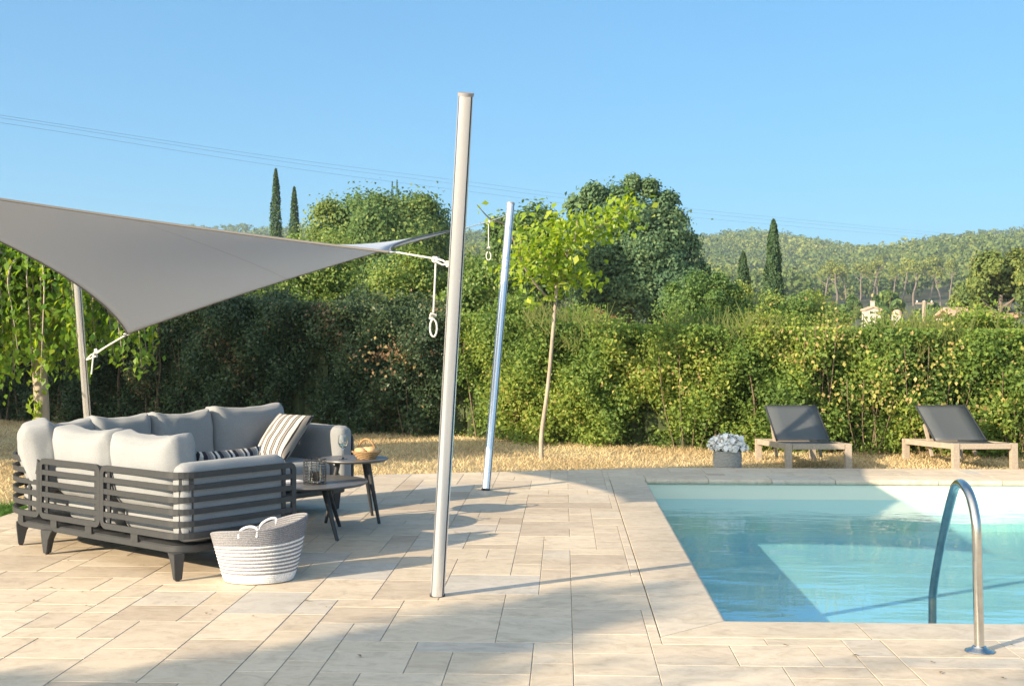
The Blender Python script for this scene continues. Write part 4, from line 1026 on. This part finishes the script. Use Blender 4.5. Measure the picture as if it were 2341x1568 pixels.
# weeping tree at the left
WT = Vector((-5.06, 13.1, GZ))
wt = empty('weeping_tree', WT, 0, 'weeping tree with hanging light green leaves at the left end of the sofa', 'tree')
mb = MB(); mb.tube(catmull([(0, 0, -.03), (.03, 0, .7), (-.02, 0, 1.5), (.02, 0, 2.15)], 6), [.085 - .02 * i / 18 for i in range(19)], 12)
g = np.random.default_rng(72); r_ = random.Random(72); P = []; VV = []
for k in range(120):
    a = r_.uniform(0, 6.283); rr = r_.uniform(.25, 1.32); top = Vector((rr * math.cos(a) * .95, rr * math.sin(a) * .8, 2.42 - rr * .28 + r_.uniform(-.1, .1)))
    ln_ = r_.uniform(.55, 1.15) * (1.05 if rr > .5 else .7)
    if top.x > .45: ln_ = min(ln_, .95)
    bot = top + Vector((r_.uniform(-.08, .08) + top.x * .10, r_.uniform(-.08, .08), -ln_))
    pts = catmull([Vector((.02, 0, 2.05)), top * .6 + Vector((0, 0, 1.05)), top, top.lerp(bot, .5), bot], 5)
    mb.tube(pts, [.014 * (1 - .8 * i / (len(pts) - 1)) for i in range(len(pts))], 5)
    for i, p in enumerate(pts):
        if i < 6: continue
        for _ in range(r_.randint(4, 8)): P.append(np.array(p) + g.normal(size=3) * .065); VV.append(.5 + r_.gauss(0, .22))
for t_ in range(60): P.append(np.array([.06 * math.sin(t_), -.09, .5 + 1.2 * r_.random()]) + g.normal(size=3) * .03); VV.append(.7)
for k in range(26): P.append(np.array(at(215 + 18 * math.sin(k * .2), 740 + k * 4.4, 12.9) - WT) + g.normal(size=3) * .022); VV.append(.5)   # one long spray hanging beside the mast
mb.build('trunk', M['bark'], wt, smooth=True)
P = np.array(P); n = len(P)
link('crown', leaf_mesh('crown', P, g.uniform(.06, .105, n), np.tile([-.4, -.6, .5], (n, 1)), .62, np.array(VV), .45, hang=.75, fold=.14), M['weep'], wt)

def big_tree(name, label, x, ytop, ybot, half, Y, mat, nl, nleaf, size, seed, v0=.5, group=None, dep=.85, extra=()):
    top = at(x, ytop, Y).z; cb = at(x, ybot, Y).z; hw = half / F * Y; X = at(x, 0, Y).x; hz = (top - cb) / 2
    o = empty(name, (X, Y, GZ), 0, label, 'tree', group)
    crown('crown', (hw, hw * dep, hz), nl, nleaf, size, M[mat], o, (top + cb) / 2 - GZ, seed, lo=-.75, val0=v0, extra=extra)
    mb = MB(); limb_tree(mb, (0, 0, -.1), (0, 0, (top + cb) / 2 - GZ), hw * .09 + .08, hw * .05, seed, 7, .55); mb.build('trunk', M['darkbark'], o, smooth=True); return o
big_tree('oak_tree', 'broad round green oak left of the nearest mast', 868, 432, 760, 182, 42, 'oak', 120, 130000, .125, 81, .6, None, .85, ((-.62, -.2, .62, .2), (.55, -.2, .70, .18), (-1.0, -.3, -.05, .18), (0, -.8, .4, .3), (-.5, -.8, 0, .3), (.45, -.8, .1, .3)))
big_tree('oak_tree', 'big dark bluish oak right of the young tree', 1430, 432, 790, 145, 34, 'oak_blue', 90, 120000, .105, 82, .5, None, .85, ((-.75, -.2, .74, .2), (-.52, -.2, .88, .2), (-.85, -.1, .4, .22), (.1, -.2, 1.05, .12), (.36, -.2, .98, .14), (.62, -.2, .80, .18), (.75, -.2, .55, .2), (.95, -.2, .25, .2), (1.12, -.2, -.1, .18), (1.2, -.1, -.45, .2), (.0, -.6, .5, .3), (-.5, -.7, .1, .3), (.5, -.7, -.1, .3)))
big_tree('oak_tree', 'lower dark oak at the right shoulder of the big bluish oak', 1530, 585, 790, 78, 33, 'oak_blue', 40, 36000, .10, 83, .38)
big_tree('oak_tree', 'loose green oak crowding the back of the middle mast', 1185, 470, 780, 105, 31, 'oak', 50, 56000, .10, 84, .45)
big_tree('oak_tree', 'green oak in front of the round one, behind the hanging rope', 900, 580, 800, 110, 30, 'oak', 44, 42000, .095, 85, .45)
def cypress(label, x, ytop, ybot, half, Y, seed, n=7000):
    top = at(x, ytop, Y).z; X = at(x, 0, Y).x; zb = GZ + .3; hw = half / F * Y * 1.14; g = np.random.default_rng(seed)
    o = empty('cypress_tree', (X, Y, GZ), 0, label, 'tree', 'slim cypresses beyond the hedge')
    t = g.random(n) ** .8; a = g.uniform(0, 6.283, n); zz = zb + (top - zb) * t
    prof = hw * np.minimum(1, (1 - t) ** .55 * 1.25) * np.minimum(1, .55 + t * 1.6)
    rr = prof * (.72 + .34 * g.random(n)) * (1 + .16 * np.sin(a * 3 + t * 26 + seed) + .10 * np.sin(a * 7 - t * 55))
    P = np.stack([rr * np.cos(a), rr * np.sin(a), zz - GZ], 1); nr = np.stack([np.cos(a), np.sin(a), np.full(n, .35)], 1)
    link('crown', leaf_mesh('crown', P, hw * .30 * g.uniform(.7, 1.4, n), unit(nr), .4, .45 + .2 * np.sin(a * 3 + t * 26 + seed) + g.normal(size=n) * .2, .55, hang=-.7), M['cypress'], o)
    mb = MB(); mb.tube([(0, 0, -.1), (0, 0, (top - GZ) * .9)], [hw * .18, .03], 8); mb.build('trunk', M['darkbark'], o, smooth=True)
for q in (('taller of the two cypresses behind the sail', 631, 387, 545, 17, 70, 91), ('shorter of the two cypresses behind the sail', 673, 428, 545, 16, 72, 92), ('cypress tip peeping left behind the round oak', 897, 415, 470, 8, 85, 93, 2500), ('cypress tip peeping right behind the round oak', 908, 412, 470, 8, 88, 94, 2500),
          ('short twisted cypress in the valley', 1699, 576, 730, 20, 48, 95), ('tall pointed cypress in the valley', 1768, 503, 730, 22, 46, 96, 9000), ('tiny distant cypress before the pine trunks', 1865, 630, 720, 5, 150, 97, 1500)): cypress(*q)
def pine(label, x, ytop, ybase, half, Y, seed, n=2500, lean=0.0, group=None, flat=.45, size=None, v0=.7, mat='pine'):
    top = at(x, ytop, Y).z; base = at(x, ybase, Y).z; X = at(x, 0, Y).x; hw = half / F * Y; H = top - base
    o = empty('pine_tree', (X, Y, base), 0, label, 'tree', group); hz = H * flat / 2
    crown('crown', (hw, hw, hz), 12, n, size or hw * .16, M[mat], o, H - hz, seed, lo=-.4, val0=v0, offset=(lean, 0))
    mb = MB(); limb_tree(mb, (0, 0, -1.0), (lean, 0, H - hz), hw * .06 + .1, hw * .05, seed, 4, .4); mb.build('trunk', M['pinebark'], o, smooth=True); return o
r_ = random.Random(5)
PX = [1880, 1912, 1938, 1965, 1990, 2012, 2036, 2062, 2088, 2120, 2150, 2172, 2240]
NM = ['first', 'second', 'third', 'fourth', 'fifth', 'sixth', 'seventh', 'eighth', 'ninth', 'tenth', 'eleventh', 'twelfth', 'thirteenth']
for k, x in enumerate(PX):
    pine('%s bare-trunked pine, counted from the tall cypress rightwards' % NM[k], x, 596 + r_.uniform(-14, 12), 690, r_.uniform(19, 28), 300 + r_.uniform(-12, 12), 110 + k, 900, r_.uniform(-2, 2), 'bare-trunked pines at the foot of the hill', .50, None, .75)
pine('big dark pine at the right edge beyond the hedge', 2290, 560, 800, 95, 60, 131, 16000, 0, None, .95, .22, .35)
pine('grey green pine left of the dark pine at the right edge', 2215, 620, 790, 40, 70, 132, 7000, 0, None, .95, .22, .3)
for k, (x, y, hf, lab) in enumerate(((2030, 672, 38, 'rounded dark tree just behind the white house'), (1945, 680, 30, 'rounded tree left of the white house'), (1880, 690, 36, 'soft round tree between the tall cypress and the white house'), (2120, 690, 34, 'round tree behind the timber utility pole'))):
    big_tree('valley_tree', lab, x, y, y + 62, hf, 130 + 6 * k, 'oak', 18, 3000, .7, 140 + k, .5)

# ================================================================== HOUSES, POLE, CABLES
def house(label, x0, x1, yr, ye, Y, gable, seed):
    a, b_ = at(x0, ye, Y), at(x1, ye, Y); w = b_.x - a.x; d = w * .9; ez = a.z; rz = at(x0, yr, Y).z
    o = empty('house', ((a.x + b_.x) / 2, Y + d / 2, GZ), 0, label, 'house'); h = ez - GZ; rh = rz - GZ; og = Vector(o.location)
    mb = MB(); mb.box((0, 0, h / 2), (w, d, h))
    if gable: mb.add([(-w / 2, -d / 2, h), (w / 2, -d / 2, h), (0, -d / 2, rh - .05), (-w / 2, d / 2, h), (w / 2, d / 2, h), (0, d / 2, rh - .05)], [(0, 1, 2), (5, 4, 3)])
    mb.build('wall', M['render_wall'], o)
    mb = MB(); e = .12
    if gable:
        for s in (-1, 1):
            k = (rh - h) / (w / 2); vs = [(s * (w / 2 + e), -d / 2 - e, h - k * e), (s * (w / 2 + e), d / 2 + e, h - k * e), (0, d / 2 + e, rh), (0, -d / 2 - e, rh)]
            mb.add(vs + [(x, y, z + .15) for x, y, z in vs], [(0, 1, 2, 3), (7, 6, 5, 4), (0, 4, 5, 1), (1, 5, 6, 2), (2, 6, 7, 3), (3, 7, 4, 0)])
    else:
        for s in (-1, 1):
            k = (rh - h) / (d / 2); vs = [(-w / 2 - e, s * (d / 2 + e), h - k * e), (w / 2 + e, s * (d / 2 + e), h - k * e), (w / 2 + e, 0, rh), (-w / 2 - e, 0, rh)]
            mb.add(vs + [(x, y, z + .15) for x, y, z in vs], [(0, 1, 2, 3), (7, 6, 5, 4), (0, 4, 5, 1), (1, 5, 6, 2), (2, 6, 7, 3), (3, 7, 4, 0)])
    rf = mb.build('roof', M['tile_roof'], o)
    mb = MB(); mb.box((w * .12, d * .1, rh + .3), (.32, .32, .6)); mb.box((w * .12, d * .1, rh + .62), (.42, .42, .07)); mb.build('chimney', M['render_wall'], rf)
    for xx in (-w * .25, w * .22):
        mb = MB(); mb.box((xx, -d / 2 - .01, h * .55), (w * .12, .06, h * .25)); mb.build('window', M['shutter'], o)
    return o
house('white gabled house among the valley trees', 1979, 2013, 703, 709, 120, True, 1)
house('low house with pinkish clay tile roof behind the hedge at the right', 2185, 2330, 708, 726, 60, False, 2)
pl_ = at(2051, 711, 90); po_ = empty('stone_pillar', (pl_.x, 90, GZ), 0, 'pale stone pillar with a rounded brown top near the white house', 'pillar')
mb = MB(); mb.box((0, 0, (pl_.z - GZ - .3) / 2), (.66, .66, pl_.z - GZ - .3)); mb.build('shaft', M['render_wall'], po_)
mb = MB(); mb.lathe([(.36, 0), (.36, .1), (.30, .28), (.16, .38), (0, .41)], (0, 0, pl_.z - GZ - .3), 16); mb.build('cap', M['tile_roof'], po_, smooth=True)
up = at(2113, 688, 75); uo = empty('utility_pole', (up.x, up.y, GZ), 0, 'weathered timber utility pole with a crossarm beyond the hedge', 'utility pole')
mb = MB(); mb.tube([(0, 0, -.2), (0, 0, up.z - GZ)], [.17, .13], 10); mb.build('post', M['wood_post'], uo, smooth=True)
mb = MB(); mb.box((0, 0, up.z - GZ - .15), (1.1, .1, .1)); mb.build('crossarm', M['wood_post'], uo)
for s in (-.45, 0, .45):
    mb = MB(); mb.lathe([(.04, 0), (.06, .05), (.03, .12), (0, .14)], (s, 0, up.z - GZ - .1), 8); mb.build('insulator', M['wax'], uo)
CABLES = (('topmost of the three overhead cables crossing the sky', ((-300, 222), (0, 264), (620, 358), (1040, 412), (1520, 472), (2210, 539)), 0),
          ('middle one of the three overhead cables crossing the sky', ((-300, 232), (0, 270), (620, 366), (1040, 421), (1520, 480), (2210, 545)), 1.2),
          ('lowest of the three overhead cables crossing the sky', ((-300, 246), (0, 281), (620, 378), (1040, 434), (1520, 491), (2210, 552)), 2.4))
for lab, pp, off in CABLES:
    pts = catmull([at(x, y, 58 + off + (x + 300) / 2510 * 85) for x, y in pp], 8); mb = MB(); mb.tube(pts, .008, 5)
    o = mb.build('overhead_cable', M['cable'], smooth=True, origin=pts[0]); tag(o, lab, 'cable', 'overhead cables')

# ================================================================== TREES OUTSIDE THE FRAME (they throw the shade seen on the paving and the hedge)
def shade_pt(p, q): return (math.cos(SUN_AZ) * q + math.sin(SUN_AZ) * p, math.sin(SUN_AZ) * q - math.cos(SUN_AZ) * p)
def shade_tree(label, p, q, rad, zc, nl, n, size, seed, lo=-.8):
    X, Y = shade_pt(p, q); o = empty('garden_tree', (X, Y, GZ), SUN_AZ, label, 'tree', 'garden trees to the left of the patio')
    crown('crown', rad, nl, n, size, M['oak'], o, zc, seed, lo=lo)
    mb = MB(); limb_tree(mb, (0, 0, -.1), (0, 0, zc), .2, .1, seed, 6, .5); mb.build('trunk', M['darkbark'], o, smooth=True)
shade_tree('dense broad garden tree on the left lawn', -17.6, -1.5, (2.0, 2.9, 2.9), 3.6, 60, 20000, .22, 201)
shade_tree('second dense garden tree further left on the lawn', -23.0, -2.0, (2.2, 3.4, 3.1), 3.5, 60, 20000, .22, 202)
shade_tree('slim garden tree behind the viewer to the left', -4.65, -11.5, (.8, .75, 2.2), 4.3, 46, 11000, .13, 203)
shade_tree('light open garden tree behind the viewer', -2.7, -12.5, (1.3, 1.1, 2.0), 5.0, 26, 1300, .15, 204)

# ================================================================== HAZE and small litter
g = np.random.default_rng(77); P = []
while len(P) < 34:
    X, Y = g.uniform(-3, 3), g.uniform(4.9, 9)
    u, v = X * CT - Y * ST, X * ST + Y * CT
    if u < U0 - CW or v < V0 - CW: P.append((X, Y, .006))
tag(link('fallen_leaves', leaf_mesh('fallen_leaves', np.array(P), g.uniform(.016, .034, len(P)), np.tile([0, 0, 1.0], (len(P), 1)), .5, g.uniform(.9, 1, len(P)), .9), M['hedge_dark']), 'tiny dry leaves scattered over the paving', 'leaves', kind='stuff')
mb = MB(); mb.box((0, 660, 52), (2200, 1500, 110))
m = bpy.data.materials.new('thin_air'); m.use_nodes = True; nt = m.node_tree; nt.nodes.clear()
pv = nt.nodes.new('ShaderNodeVolumePrincipled'); pv.inputs['Color'].default_value = (.70, .88, 1.0, 1); pv.inputs['Density'].default_value = .00040; pv.inputs['Anisotropy'].default_value = .2
ou = nt.nodes.new('ShaderNodeOutputMaterial'); nt.links.new(pv.outputs[0], ou.inputs['Volume'])
tag(mb.build('haze', m), 'thin summer haze over the valley', 'haze', kind='stuff')
